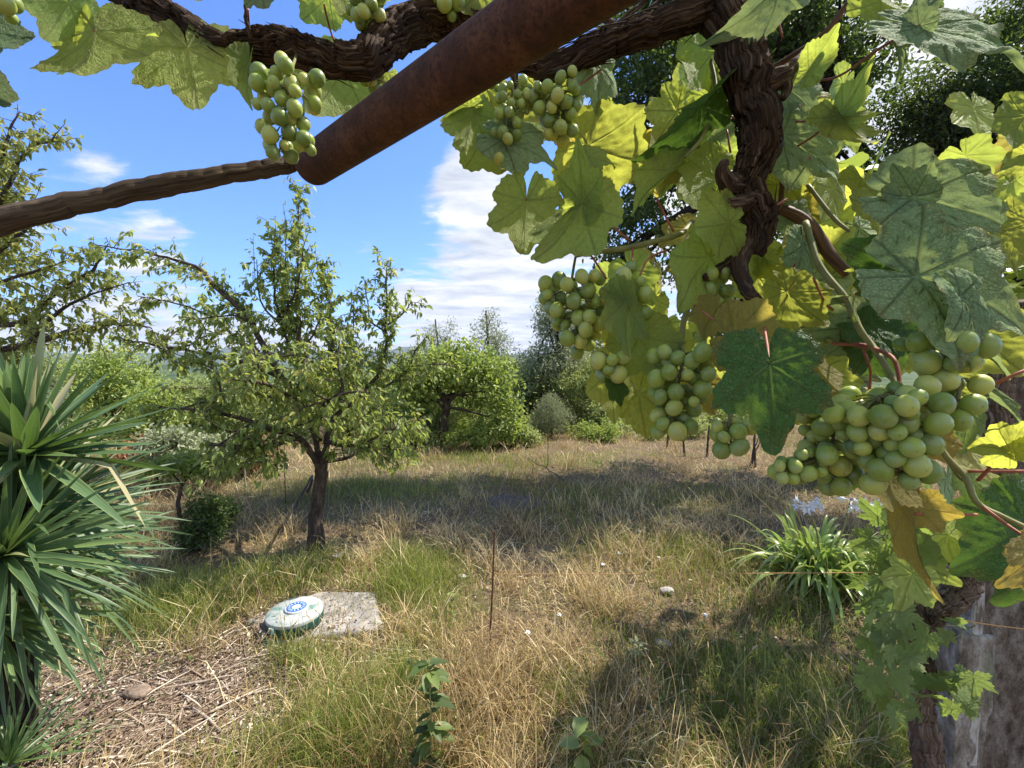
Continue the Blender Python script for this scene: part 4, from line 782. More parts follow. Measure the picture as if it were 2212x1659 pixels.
# leaves: junction (x, y, distance), tip (x, y, distance), material, face, shape, width, roll
VL = [
 ((-40, 60, .62), (52, 158, .60), 'd', 'u', 0, .9, 20), ((-20, 5, .66), (42, 72, .66), 'y', 'u', 2, .9, 0), ((150, 5, .68), (92, 102, .66), 'g', 'u', 4, .9, 30), ((205, 66, .68), (201, 232, .60), 'g', 'u', 1, 1.15, -8),
 ((405, 104, .76), (441, 274, .68), 'y', 'u', 7, 1.1, 8), ((537, 138, .76), (520, 250, .74), 'g', 'u', 4, .5, 60), ((742, 150, .92), (668, 282, .88), 'g', 'u', 0, 1.2, 0), ((-30, 165, .6), (22, 262, .6), 'd', 'u', 0, .6, 40),
 ((710, -8, .86), (650, 55, .86), 'g', 'u', 2, 1.1, 15), ((745, 0, .84), (752, 62, .84), 'y', 'u', 2, .9, 35), ((1045, -30, .9), (985, 42, .9), 'y', 'u', 0, 1.1, 15), ((800, -30, .95), (880, 10, .95), 'g', 'u', 0, 1, 20), ((420, -20, .7), (470, 8, .7), 't', 'u', 0, 1, 30), ((560, -30, .7), (640, 5, .68), 't', 'u', 4, .9, 30), ((290, 62, .86), (330, 100, .86), 'y', 'u', 0, 1, 0), ((835, 160, 1.0), (800, 200, 1.0), 'y', 'u', 0, 1, 10), ((610, 150, .95), (560, 200, .95), 'y', 'u', 2, 1, 20),
 ((1015, 232, .86), (944, 262, .86), 'g', 'u', 3, .6, 30), ((1022, 244, .86), (990, 364, .82), 'g', 'u', 1, .85, 10), ((1050, 190, .95), (1075, 262, .95), 'y', 'u', 0, 1.2, 0), ((1160, 190, .98), (1180, 290, .96), 'y', 'u', 2, 1.3, 0), ((1225, 175, .95), (1262, 230, .95), 'g', 'u', 0, 1.1, 0),
 ((1085, 300, .84), (1215, 350, .80), 't', 't', 3, .9, 25), ((1040, 300, .9), (1090, 400, .88), 'g', 'u', 0, 1.1, 10), ((1137, 434, .80), (1126, 592, .74), 'g', 'u', 5, .95, 0), ((1258, 442, .74), (1160, 606, .68), 'g', 'u', 4, .8, -25), ((1256, 440, .74), (1262, 312, .72), 'g', 'u', 5, .8, 25),
 ((1270, 315, .86), (1420, 375, .78), 'y', 'u', 2, 1.25, 0), ((1268, 338, .84), (1338, 352, .82), 't', 't', 3, .8, 20), ((1285, 140, .86), (1322, 238, .80), 't', 't', 5, .9, 35), ((1275, 150, .9), (1300, 240, .86), 'y', 'u', 4, .6, 50), ((1462, 240, .86), (1388, 348, .82), 'y', 'u', 7, .9, 20),
 ((1516, 226, .80), (1404, 362, .74), 'd', 't', 4, .55, 52), ((1548, 108, .86), (1456, 206, .80), 'g', 'u', 2, .95, 15), ((1565, 185, .86), (1550, 285, .86), 'g', 'u', 0, .8, 30), ((1555, 384, .84), (1436, 446, .78), 'g', 'u', 0, 1.15, 0), ((1545, 300, .95), (1500, 250, .95), 't', 't', 0, 1.2, 10), ((1452, 368, .80), (1326, 460, .76), 'g', 'u', 4, .5, 45), ((1574, 482, .74), (1482, 500, .70), 'y', 'u', 2, 1.35, 0),
 ((1682, -30, .74), (1555, 102, .70), 't', 't', 4, .5, 45), ((1746, 152, .74), (1812, 56, .68), 'g', 'u', 2, .75, 20), ((1905, 3, .64), (1998, 98, .58), 'g', 'u', 1, .8, 25), ((1930, 90, .62), (1968, 170, .60), 't', 't', 4, .35, 60), ((1985, 56, .58), (2290, 108, .42), 't', 't', 3, .95, 40), ((1985, 56, .58), (1975, -30, .6), 't', 't', 3, .7, 45),
 ((1814, 250, .70), (1866, 352, .62), 'y', 'u', 1, .8, 15), ((1816, 246, .70), (1895, 140, .64), 'g', 'u', 5, .6, 35), ((1816, 250, .70), (1905, 260, .62), 'g', 'u', 4, .8, 20), ((1700, 190, .84), (1790, 250, .80), 't', 't', 0, 1.1, 20), ((1690, 290, .82), (1860, 396, .72), 't', 't', 3, .9, 20), ((1680, 300, .9), (1790, 300, .86), 't', 't', 2, 1.1, 25), ((1700, 400, .86), (1740, 330, .86), 'y', 'u', 2, 1, 0),
 ((1862, 385, .70), (1915, 470, .62), 'y', 'u', 4, .5, 40), ((1972, 428, .58), (2290, 470, .42), 't', 't', 1, .95, 22), ((1975, 425, .58), (1930, 345, .58), 't', 't', 3, 1.0, 20), ((1975, 428, .585), (2030, 535, .52), 't', 't', 6, 1.0, 20),
 ((1978, 596, .50), (2320, 690, .38), 't', 't', 1, 1.15, 22), ((2075, 640, .47), (2180, 790, .42), 't', 't', 5, .8, 30), ((1985, 590, .53), (1828, 520, .54), 'd', 't', 2, 1.0, 12), ((2215, 250, .56), (2150, 345, .54), 'g', 'u', 2, .9, 10), ((2240, 340, .55), (2120, 372, .55), 'y', 'u', 2, .6, 30),
 ((1960, 440, .66), (1882, 560, .62), 'y', 'u', 0, 1.3, 0), ((2010, 520, .68), (2050, 600, .66), 'y', 'u', 2, 1.2, 0), ((2200, 500, .6), (2110, 560, .58), 'y', 'u', 2, 1.2, 15), ((2230, 480, .5), (2190, 570, .5), 'y', 'u', 0, 1, 0), ((1772, 545, .84), (1842, 492, .80), 'y', 'u', 2, 1.2, 10), ((1926, 606, .60), (1808, 560, .58), 'y', 'u', 4, .5, 45),
 ((1872, 640, .68), (1818, 694, .64), 'g', 'u', 4, .7, 35), ((1735, 530, .80), (1722, 628, .76), 't', 't', 0, .9, 25), ((1705, 480, .84), (1745, 420, .82), 't', 't', 2, 1, 10), ((1700, 630, .74), (1785, 716, .68), 'y', 'u', 2, 1.1, 5), ((1865, 700, .74), (1730, 725, .72), 't', 't', 3, .9, 25), ((1875, 700, .72), (2040, 730, .64), 'd', 't', 0, 1.0, 22), ((1880, 720, .74), (1960, 830, .70), 'd', 't', 2, 1.1, 10),
 ((1663, 786, .50), (1682, 1000, .45), 'd', 't', 7, 1.15, 4), ((1583, 724, .62), (1715, 735, .56), 'b', 'u', 2, 1.35, 0), ((1545, 670, .68), (1500, 742, .66), 'b', 'u', 4, .9, 20), ((1532, 556, .76), (1404, 692, .70), 'g', 'u', 5, .8, 18), ((1353, 650, .70), (1338, 790, .66), 'g', 'u', 1, .7, 15), ((1350, 645, .70), (1330, 590, .70), 'g', 'u', 0, .9, 10), ((1380, 728, .72), (1442, 836, .66), 'g', 'u', 0, 1.2, 0), ((1330, 795, .74), (1315, 922, .72), 'y', 'u', 4, .8, 10), ((1325, 830, .7), (1348, 882, .70), 'd', 't', 4, .8, 10),
 ((1380, 850, .76), (1500, 935, .72), 'y', 'u', 0, 1.0, 10), ((1410, 870, .8), (1370, 905, .8), 'b', 'u', 2, 1, 0), ((1760, 785, .62), (1818, 875, .58), 'b', 'u', 4, .9, 15), ((1720, 850, .66), (1780, 930, .64), 'y', 'u', 2, 1, 10), ((1870, 1000, .62), (1820, 1070, .60), 'd', 't', 0, 1, 10), ((1930, 1015, .56), (1902, 1110, .52), 'b', 'u', 2, 1.3, 10), ((1985, 1100, .56), (2085, 1110, .50), 'o', 'u', 0, 1.2, 0), ((1972, 1090, .56), (1964, 1298, .50), 'b', 'u', 4, .35, 40),
 ((2215, 1130, .62), (2085, 1250, .58), 'd', 't', 2, 1.2, 10), ((2230, 1180, .64), (2190, 1330, .60), 'd', 't', 0, 1.2, 10), ((2240, 1192, .48), (2175, 1280, .44), 'o', 'u', 6, .9, 15), ((2184, 974, .50), (2122, 890, .48), 'y', 'u', 1, .9, 15), ((2190, 970, .5), (2240, 940, .48), 'y', 'u', 0, 1.2, 10), ((2118, 850, .54), (2250, 915, .44), 't', 't', 4, .4, 50), ((2095, 700, .62), (2200, 820, .56), 'y', 'u', 2, 1.3, 0), ((2080, 745, .56), (2220, 800, .5), 't', 't', 4, .3, 60),
 ((2020, 940, .66), (2050, 1010, .64), 'o', 'u', 2, 1.1, 10), ((2080, 880, .7), (2110, 990, .68), 'l', 't', 0, .9, 20), ((2040, 820, .68), (2100, 880, .66), 'y', 'u', 2, 1, 0), ((1990, 1180, .7), (2040, 1230, .68), 'l', 't', 0, 1, 10), ((1650, 560, .86), (1680, 620, .84), 'y', 'u', 0, 1, 10), ((1640, 600, .86), (1560, 640, .84), 'y', 'u', 2, 1, 10), ((1710, 750, .8), (1760, 800, .78), 'y', 'u', 0, 1, 20), ((1300, 680, .84), (1330, 760, .82), 'y', 'u', 0, 1.1, 0), ((1450, 730, .82), (1420, 810, .80), 'y', 'u', 2, 1.2, 0), ((1500, 820, .8), (1540, 900, .78), 'b', 'u', 0, 1.1, 0),
]
for (J, T, m_, f_, v_, ws_, rl) in VL:
    T = (T[0], T[1], J[2] + (T[2] - J[2]) * .42)
    leaf(vroot, P(*J), P(*T), m_, f_, v_, ws_ * .84, rl)

# the smaller leaves packed behind the front ones, kept as one part
fill = MB(); Rf = np.random.RandomState(17)
def leaf_into(mb, J, T, v, ws, roll, base):
    J = np.array(J); T = np.array(T); y = T - J; L = np.linalg.norm(y); y = y / L; toc = nrm(-FW + Rf.normal(size=3) * .35); z = nrm(toc - y * np.dot(toc, y)) * -1
    x = np.cross(y, z); c, s = math.cos(rad(roll)), math.sin(rad(roll)); x2 = x * c + z * s; z2 = -x * s + z * c
    V = base.V[0]; mb.add(J + L * (V[:, 0:1] * x2 * ws + V[:, 1:2] * y + V[:, 2:3] * z2), base.F, int(Rf.choice([0, 0, 1, 1, 2, 3])), vein=base.A['vein'][0], rim=base.A['rim'][0])
bases = [leaf_mesh(40 + k, na=96, nr=9, **shapes[k]) for k in (0, 1, 3, 5, 7)]
for (x0, y0, x1, y1, n_, px) in [(1290, 250, 1560, 420, 10, 90), (1400, 130, 1560, 260, 6, 85), (1660, 180, 1900, 420, 16, 105), (1660, 400, 1860, 640, 18, 90), (1850, 380, 2200, 560, 12, 110), (1720, 640, 2080, 800, 16, 95), (1300, 560, 1560, 700, 8, 90), (1330, 700, 1560, 860, 9, 85), (1560, 640, 1760, 760, 7, 90), (1720, 800, 1900, 960, 8, 85), (1960, 880, 2140, 1060, 8, 80), (1950, 1150, 2200, 1250, 6, 90), (1060, 190, 1260, 330, 7, 85), (1850, 560, 2100, 700, 8, 100), (2080, 220, 2220, 400, 5, 90), (1480, 420, 1600, 540, 4, 80)]:
    for _ in range(int(n_ * 1.5)):
        d_ = Rf.uniform(.88, 1.15); J = P(Rf.uniform(x0, x1), Rf.uniform(y0, y1), d_); dr = nrm(np.array([Rf.normal() * .7, Rf.normal() * .3, -.7 + Rf.normal() * .4])); k = Rf.randint(5)
        leaf_into(fill, J, J + dr * px / FP * d_ * Rf.uniform(.7, 1.25), k, .85, Rf.uniform(-45, 45), bases[k])
tag(fill.build('background_leaves', [VM['g'], VM['y'], VM['t'], VM['b']], vroot), kind='stuff')

# grape bunches
def ico():
    import bmesh
    bm = bmesh.new(); bmesh.ops.create_uvsphere(bm, u_segments=20, v_segments=12, radius=1.0)
    V = np.array([v.co[:] for v in bm.verts]); Q = np.array([[v.index for v in f.verts] for f in bm.faces if len(f.verts) == 4]); T = np.array([[v.index for v in f.verts] for f in bm.faces if len(f.verts) == 3]); bm.free(); return V, Q, T
SV, SQ, ST = ico()
def bunch(root, axis, width, n, r, seed, name='grape_bunch', top=None):
    """rachis with berries packed around it"""
    rs = np.random.RandomState(seed); C = catmull(np.array(axis), 60); T, N, B = frames(C); pos = []; rad_ = []; tries = 0
    while len(pos) < n and tries < 6000:
        tries += 1; u = rs.uniform(0, 1) ; q = int(u * 59); a = rs.uniform(0, 6.28); w_ = width * (1.0 - .55 * u) * rs.uniform(.35, 1) + r * .5
        p = C[q] + (N[q] * math.cos(a) + B[q] * math.sin(a)) * w_; rr_ = r * rs.choice([rs.uniform(.86, 1.12), rs.uniform(.6, .85)], p=[.82, .18])
        if all(np.linalg.norm(p - s) > (rr_ + t) * .90 for s, t in zip(pos, rad_)): pos.append(p); rad_.append(rr_)
    mg, ms = MB(), MB()
    tube(ms, C[::6] if top is None else np.vstack([top, C[::6]]), [.0026, .0022, .0014], 7, n=30, lump=.3, seed=seed)
    for p, rr_ in zip(pos, rad_):
        d = nrm(rs.normal(size=3) * .35 + np.array([0, 0, 1])); x = nrm(np.cross(d, [1, .2, 0])); y = np.cross(d, x); M = np.stack([x, y, d * rs.uniform(1.04, 1.2)], 0)
        mg.add((SV * rr_) @ M + p, [SQ, ST], tint=rs.uniform(0, 1))
        dist = np.linalg.norm(C - p, axis=1) + (C[:, 2] < p[2]) * .0; q = C[max(0, dist.argmin() - 4)]; dirp = nrm(q - p); e = p + dirp * rr_ * .97
        tube(ms, [q, (q + e) / 2 + [0, 0, .003], e], [.0009, .0008, .0015], 5, n=5)
        k = p - dirp * rr_ * 1.02; tube(mg, [k, k - dirp * .001], [.0007, .0004], 5, n=3, tint=0.0)
    o = mg.build(name, M_grape, root); ms.build('stalk', M_rachis, o).matrix_parent_inverse = Matrix.Identity(4)
    return o
def BN(pts, wpx, n, rpx, seed, top=None):
    A = PP(pts); d = pts[len(pts) // 2][2]; bunch(vroot, A, wpx / FP * d, n, rpx / FP * d, seed, top=None if top is None else P(*top))
BN([(630, 150, .66), (618, 220, .66), (612, 290, .66), (612, 345, .66)], 62, 44, 15.5, 1, (640, 120, .78))
BN([(668, 300, .66), (660, 318, .66)], 10, 3, 16, 2)
BN([(1108, 180, .84), (1098, 260, .84), (1088, 360, .84)], 42, 44, 11, 3)
BN([(1195, 195, .84), (1205, 240, .84), (1210, 290, .84)], 55, 40, 14.5, 4)
BN([(1235, 605, .78), (1245, 680, .78), (1240, 760, .78)], 68, 46, 15, 5, (1243, 555, .8))
BN([(1330, 600, .74), (1370, 640, .74), (1380, 690, .74)], 35, 14, 17, 25)
BN([(1318, 775, .70), (1322, 815, .70)], 22, 8, 18.5, 6, (1300, 760, .72))
BN([(1478, 765, .68), (1462, 850, .68), (1455, 945, .68)], 62, 46, 17.5, 7, (1470, 740, .7))
BN([(1575, 915, .62), (1580, 970, .62)], 34, 10, 18, 8, (1580, 860, .66))
BN([(1530, 600, .80), (1540, 660, .80)], 50, 22, 15, 9)
BN([(1900, 860, .50), (1930, 940, .50), (1945, 1045, .50)], 90, 62, 22.5, 10, (1945, 850, .58))
BN([(1810, 870, .56), (1800, 960, .56), (1820, 1050, .56)], 60, 38, 19.5, 11, (1870, 840, .66))
BN([(1770, 990, .54), (1720, 1010, .54), (1680, 1022, .54)], 26, 15, 18, 12)
BN([(2045, 745, .50), (2040, 800, .50)], 62, 13, 23, 13, (2050, 700, .56))
BN([(2075, 820, .50), (2060, 920, .50)], 40, 9, 23, 14)
BN([(785, -30, .82), (788, 50, .82)], 42, 24, 14, 15)
BN([(965, -20, .88), (975, 25, .88)], 20, 8, 15, 16)
BN([(0, -20, .6), (10, 25, .6)], 20, 6, 20, 17)
BN([(800, 165, .9), (808, 190, .9)], 12, 4, 15, 18)

# vine canopy added overhead, mostly unseen, to shade the ground and near leaves
cv = MB(); n = 0
pts = []
while n < 330:
    p = np.array([R.uniform(-2.2, 3.6), R.uniform(-1.0, 2.6), R.uniform(3.15, 3.6)])
    f = fbm(p[0] * .9 + 3, p[1] * .9, 0, 2)
    if f < -.10: continue
    if (p[2] - CAMZ) / max(p[1], .01) < 1.12 and p[1] > 0: 
        if (p[2] - CAMZ) / p[1] < 1.02: continue
    pts.append(p); n += 1
while n < 330 + 620:
    p = np.array([R.uniform(1.9, 4.6), R.uniform(2.5, 4.7), R.uniform(2.78, 3.5)])
    if p[0] / p[1] < .66 or fbm(p[0] * 1.1 + 7, p[1] * 1.1, 0, 2) < -.35: continue
    pts.append(p); n += 1
pts = np.array(pts); sz = R.uniform(.10, .16, n); d_ = nrm(rnd_dir(n) * [1, 1, .4] + [0, 0, -.3]); x_ = nrm(np.cross(d_, rnd_dir(n) * .4 + [0, 0, 1])); z_ = np.cross(x_, d_)
an = np.linspace(0, 2 * np.pi, 18, endpoint=False); rp = .52 * (1 + .13 * np.cos(an * 5)) 
V = pts[:, None] + sz[:, None, None] * (x_[:, None] * (rp * np.sin(an))[None, :, None] + d_[:, None] * (rp * np.cos(an))[None, :, None] + z_[:, None] * (.12 * np.cos(2 * an))[None, :, None])
cv.add(V.reshape(-1, 3), np.arange(n * 18).reshape(n, 18), tint=R.uniform(.2, .8, n).repeat(18))
tag(cv.build('overhead_shade_foliage', M_mid, vroot), kind='stuff')

# ------------------------------------------------------------------ second vine and stone pillar (right edge)
vb = np.array([*P(2010, 1640, 1.32)[:2], 0.0]); v2 = empty('grapevine', tuple(vb), 'twisted bare vine trunk climbing beside the stone pillar, with small toothed pale leaves', 'vine')
mb = MB()
t2 = np.vstack([vb - [0, 0, .05], vb + [.02, 0, .5], PP([(2012, 1700, 1.32), (1998, 1600, 1.3), (1990, 1500, 1.28), (1992, 1420, 1.26), (1985, 1370, 1.24), (2010, 1322, 1.22), (2060, 1295, 1.2), (2082, 1255, 1.2), (2080, 1200, 1.2), (2120, 1100, 1.22), (2140, 1000, 1.24), (2150, 900, 1.25), (2165, 800, 1.25), (2210, 650, 1.2)])])
tube(mb, t2, [.048, .044, .040, .036, .032, .031, .038, .035, .032, .036, .026, .026, .030, .032, .030, .026], 80, step=.005, ridge=.17, lump=.16, gnarl=.05, twist=2.5, seed=21, wob=.006)
tube(mb, PP([(2072, 1220, 1.2), (2030, 1232, 1.15), (1995, 1250, 1.12)]), [.008, .005, .004], 10, n=12)
mb.build('trunk', M_vbark2, v2)
R2 = np.random.RandomState(5); cmb = MB()
clusters = [((1870, 1110), (1975, 1230), 16, 58), ((1860, 1230), (1950, 1330), 13, 52), ((1860, 1370), (2010, 1470), 14, 50), ((1900, 1440), (2020, 1550), 9, 46), ((2040, 1420), (2105, 1540), 8, 44), ((1980, 1090), (2080, 1210), 9, 55), ((2010, 1320), (2080, 1390), 5, 34), ((1890, 1330), (1960, 1380), 5, 36)]
for (a, b_, n, px) in clusters:
    hub = P((a[0] + b_[0]) / 2 + 30, (a[1] + b_[1]) / 2, 1.26)
    for _ in range(n):
        x, y = R2.uniform(a[0], b_[0]), R2.uniform(a[1], b_[1]); dd_ = 1.15 + R2.uniform(-.12, .12); J = P(x, y, dd_); L = px / FP * dd_ * R2.uniform(.75, 1.2)
        dr = nrm(np.array([R2.normal() * .8 - .3, R2.normal() * .35 - .1, -.6 + R2.normal() * .5]))
        leaf(v2, J, J + dr * L, 'l', 't' if R2.uniform() < .55 else 'u', int(R2.choice([8, 9, 10])), R2.uniform(.85, 1.15), R2.uniform(-40, 40))
        tube(cmb, [hub + R2.normal(size=3) * .02, (hub + J) / 2 + R2.normal(size=3) * .015, J], [.0018, .0014, .0012], 5, n=7)
cmb.build('cane', M_gcane, v2)

def stone_mat():
    m, t = mat('weathered_stone'); g = t.n('ShaderNodeTexCoord').outputs['Object']; mp = t.n('ShaderNodeMapping', i_Vector=g, i_Scale=(1, 1, .6))
    n = t.noise(mp.outputs[0], 26, 9, .75); n2 = t.noise(g, 6, 6, .65); f = t.noise(g, 120, 3, .7)
    c = t.ramp(n, [(.36, (.07, .05, .035)), (.48, (.23, .18, .13)), (.60, (.40, .34, .27)), (.75, (.60, .57, .52))])
    c = t.mix(t.mr(n2, .45, .7, 0, .6), c, (.16, .10, .07)); c = t.mix(t.mr(f, .5, .72, 0, .5), c, (.07, .05, .04)); s = t.noise(mp.outputs[0], 5, 3, .6); c = t.mix(t.mr(s, .58, .68, 0, .6), c, (.12, .15, .05))
    return finish(m, t, pbsdf(t, c, .92, .2, bump(t, t.m('ADD', n, t.m('MULTIPLY', f, .5)), .95, .03)).outputs[0])
def white_mat():
    m, t = mat('flaking_whitewash'); g = t.n('ShaderNodeTexCoord').outputs['Object']; mp = t.n('ShaderNodeMapping', i_Vector=g, i_Scale=(1, 1, .25))
    n = t.noise(mp.outputs[0], 26, 7, .7); c = t.ramp(n, [(.40, (.16, .13, .10)), (.50, (.42, .38, .32)), (.66, (.66, .64, .60))])
    return finish(m, t, pbsdf(t, c, .85, .2, bump(t, n, .6, .008)).outputs[0])
def grey_mat():
    m, t = mat('limewashed_stone'); g = t.n('ShaderNodeTexCoord').outputs['Object']; mp = t.n('ShaderNodeMapping', i_Vector=g, i_Scale=(1, 1, .4))
    n = t.noise(mp.outputs[0], 18, 8, .72); f = t.noise(g, 110, 3, .7); c = t.ramp(n, [(.36, (.11, .085, .06)), (.5, (.29, .245, .19)), (.64, (.54, .50, .43))]); c = t.mix(t.mr(f, .5, .72, 0, .5), c, (.09, .08, .06)); k = t.noise(mp.outputs[0], 4, 3, .6); c = t.mix(t.mr(k, .55, .66, 0, .55), c, (.14, .19, .07))
    return finish(m, t, pbsdf(t, c, .92, .2, bump(t, t.m('ADD', n, t.m('MULTIPLY', f, .5)), .9, .015)).outputs[0])
def rough_block(mb, c0, c1, z0, z1, nx, nz, amp, seed, mat=0, taper=0.0):
    """upright block with broken, uneven faces; c0, c1 opposite corners (x, y)"""
    x0, y0 = c0; x1, y1 = c1; per = []
    for (ax, ay, bx, by) in ((x0, y0, x1, y0), (x1, y0, x1, y1), (x1, y1, x0, y1), (x0, y1, x0, y0)):
        for q in range(nx): u = q / nx; per.append((ax + (bx - ax) * u, ay + (by - ay) * u))
    per = np.array(per); cx, cy = (x0 + x1) / 2, (y0 + y1) / 2; m_ = len(per); zs = np.linspace(z0, z1, nz)
    PX, Z = np.meshgrid(per[:, 0], zs); PY, _ = np.meshgrid(per[:, 1], zs); k = 1 + taper * (1 - (Z - z0) / (z1 - z0))
    PX = cx + (PX - cx) * k; PY = cy + (PY - cy) * k; d = np.stack([PX - cx, PY - cy], -1); d /= np.linalg.norm(d, axis=-1, keepdims=True)
    nn = amp * fbm(PX * 9 + seed, PY * 9, Z * 5, 5); PX = PX + d[..., 0] * nn; PY = PY + d[..., 1] * nn
    i = np.arange(nz - 1)[:, None] * m_; j = np.arange(m_)[None]; j2 = (j + 1) % m_
    V = np.stack([PX, PY, Z], -1).reshape(-1, 3); V = np.vstack([V, [cx, cy, z1]]); b0 = nz * m_; jj = np.arange(m_)
    mb.add(V, [np.stack([i + j, i + j2, i + m_ + j2, i + m_ + j], -1).reshape(-1, 4), np.stack([(nz - 1) * m_ + jj, (nz - 1) * m_ + (jj + 1) % m_, np.full(m_, b0)], 1)], mat)
p0 = P(2095, 1300, 1.40); pr = empty('stone_pillar', (float(p0[0]) + .15, float(p0[1]) + .15, 0), 'rough weathered stone pillar with a flaking whitewashed corner at the right edge', 'pillar')
mb = MB(); rough_block(mb, (p0[0] + .035, p0[1]), (p0[0] + .60, p0[1] + .13), -.05, 1.62, 60, 150, .03, 2, taper=.0); mb.build('lower_block', stone_mat(), pr)
mb = MB(); rough_block(mb, (p0[0] + .10, p0[1] + .01), (p0[0] + .58, p0[1] + .12), 1.60, 2.32, 50, 70, .035, 7); mb.build('upper_block', stone_mat(), pr)
mb = MB(); rough_block(mb, (p0[0] + .010, p0[1] - .006), (p0[0] + .045, p0[1] + .04), .95, 1.66, 10, 160, .010, 4); mb.build('corner_strip', white_mat(), pr)
mb = MB(); rough_block(mb, (p0[0] - .03, p0[1] - .005), (p0[0] + .07, p0[1] + .10), -.05, 1.40, 30, 140, .035, 5, taper=.12); mb.build('buttress', grey_mat(), pr)

# ------------------------------------------------------------------ septic lid on its slab
def paint_mat(name, c1, c2, c3, sc):
    m, t = mat(name); g = t.n('ShaderNodeTexCoord').outputs['Object']; n = t.noise(g, sc, 7, .7); n2 = t.noise(g, sc * 3, 4, .6)
    c = t.ramp(n, [(.36, c1), (.46, c2), (.7, c3)]); c = t.mix(t.mr(n2, .6, .72, 0, .5), c, c1)
    return finish(m, t, pbsdf(t, c, .7, .3, bump(t, n, .3, .003)).outputs[0])
lc = G(637, 1318, .14); lidr = .228
def slab_mat():
    m, t = mat('old_concrete'); g = t.n('ShaderNodeTexCoord').outputs['Object']; n = t.noise(g, 6, 8, .7); f = t.noise(g, 60, 4, .7)
    c = t.ramp(n, [(.34, (.15, .135, .11)), (.5, (.31, .285, .25)), (.68, (.48, .45, .41))]); c = t.mix(t.mr(f, .5, .70, 0, .65), c, (.15, .135, .11))
    return finish(m, t, pbsdf(t, c, .92, .2, bump(t, t.m('ADD', n, f), .5, .008)).outputs[0])
corners = [G(532, 1345), G(572, 1398), G(700, 1375), G(828, 1362), G(808, 1282), G(690, 1280)]
poly = np.array([c[:2] for c in corners]); cen = poly.mean(0)
ang = np.linspace(0, 1, 120, endpoint=False) * len(poly); ii = ang.astype(int); fr = (ang - ii)[:, None]; edge = poly[ii] * (1 - fr) + poly[(ii + 1) % len(poly)] * fr
edge = edge + nrm(edge - cen) * (.010 * fbm(ang * 3, 0 * ang, 2, 3))[:, None]; mb = MB(); nr_ = 14
ts = np.linspace(0, 1, nr_); Vt = cen + (edge - cen)[None] * ts[:, None, None]; zt = .022 + .006 * fbm(Vt[..., 0] * 4, Vt[..., 1] * 4, 1, 3) - .012 * (ts[:, None] > .97)
V = np.concatenate([Vt, zt[..., None]], -1); V = np.vstack([V.reshape(-1, 3), np.concatenate([edge * 1.0, np.full((120, 1), -.06)], 1)])
i = np.arange(nr_)[:, None] * 120; j = np.arange(120)[None]; j2 = (j + 1) % 120
mb.add(V - [cen[0], cen[1], 0], np.stack([i + j, i + 120 + j, i + 120 + j2, i + j2], -1).reshape(-1, 4)[:, ::-1])
sb = mb.build('concrete_slab', slab_mat()); sb.location = (cen[0], cen[1], 0); tag(sb, 'cracked pale concrete slab half sunk in the grass under the round lid', 'slab')
lid = empty('tank_lid', (lc[0], lc[1], .05), 'round grey-green tank lid with a blue enamel ring, lying on the concrete slab', 'lid')
def lathe(prof, S=72, mb=None, mat=0):
    mb = mb or MB(); an = np.linspace(0, 2 * np.pi, S, endpoint=False); pr_ = np.array(prof); V = np.stack([pr_[:, 0:1] * np.cos(an), pr_[:, 0:1] * np.sin(an), np.repeat(pr_[:, 1:2], S, 1)], -1)
    n = len(pr_); i = np.arange(n - 1)[:, None] * S; j = np.arange(S)[None]; j2 = (j + 1) % S; mb.add(V.reshape(-1, 3), np.stack([i + j, i + j2, i + S + j2, i + S + j], -1).reshape(-1, 4), mat); return mb
def lidpart(prof, name, m, parent=lid, S=72):
    o = lathe(prof, S).build(name, m, None); o.parent = parent; return o
r = lidr
lidpart([(r * .985, -.01), (r, .0), (r, .058), (r * .985, .062)], 'rim', paint_mat('dark_green_paint', (.30, .32, .30), (.012, .05, .035), (.02, .085, .06), 9), S=96)
M_lidtop = paint_mat('worn_lid_paint', (.10, .22, .18), (.36, .39, .35), (.50, .52, .48), 5)
lidpart([(r * .992, .058), (r * .992, .082), (r * .975, .088), (r * .5, .089), (.0001, .089)], 'disc', M_lidtop)
for a in (rad(250), rad(70), rad(160)):
    mb = MB(); c_ = np.array([math.cos(a), math.sin(a), 0]); t_ = np.array([-c_[1], c_[0], 0]); vs = []
    for (u, q, z_) in [(-.03, .0, .03), (.03, .0, .03), (.03, .022, .03), (-.03, .022, .03), (-.024, .0, .068), (.024, .0, .068), (.024, .016, .068), (-.024, .016, .068)]: vs.append(c_ * (r + q) + t_ * u + [0, 0, z_])
    mb.add(vs, np.array([[0, 1, 5, 4], [1, 2, 6, 5], [2, 3, 7, 6], [3, 0, 4, 7], [4, 5, 6, 7], [3, 2, 1, 0]])); o = mb.build('clip', M_lidtop, smooth=False); o.parent = lid
med = empty('x', (0, 0, 0), '', ''); bpy.data.objects.remove(med)
mbm = lathe([(r * .42, .0893), (r * .42, .101), (r * .39, .104), (r * .0001, .104)]); med = mbm.build('medallion', paint_mat('pale_enamel', (.35, .38, .40), (.50, .54, .56), (.62, .66, .68), 10)); med.parent = lid; med.location = (0, .03, 0)
M_blue = paint_mat('blue_enamel', (.25, .38, .62), (.03, .10, .40), (.04, .16, .55), 30)
ring = lathe([(r * .355, .1042), (r * .35, .1062), (r * .17, .1062), (r * .16, .1042)]).build('blue_ring', M_blue); ring.parent = med
mb = MB()
for k in range(14):
    a = k * 2 * math.pi / 14; c_ = np.array([math.cos(a), math.sin(a), 0]); t_ = np.array([-c_[1], c_[0], 0])
    V = []
    for q in np.linspace(0, 2 * np.pi, 8, endpoint=False): V.append(c_ * (r * .26 + r * .055 * math.cos(q)) + t_ * r * .026 * math.sin(q) + [0, 0, .1076])
    mb.add(V, np.arange(8)[None])
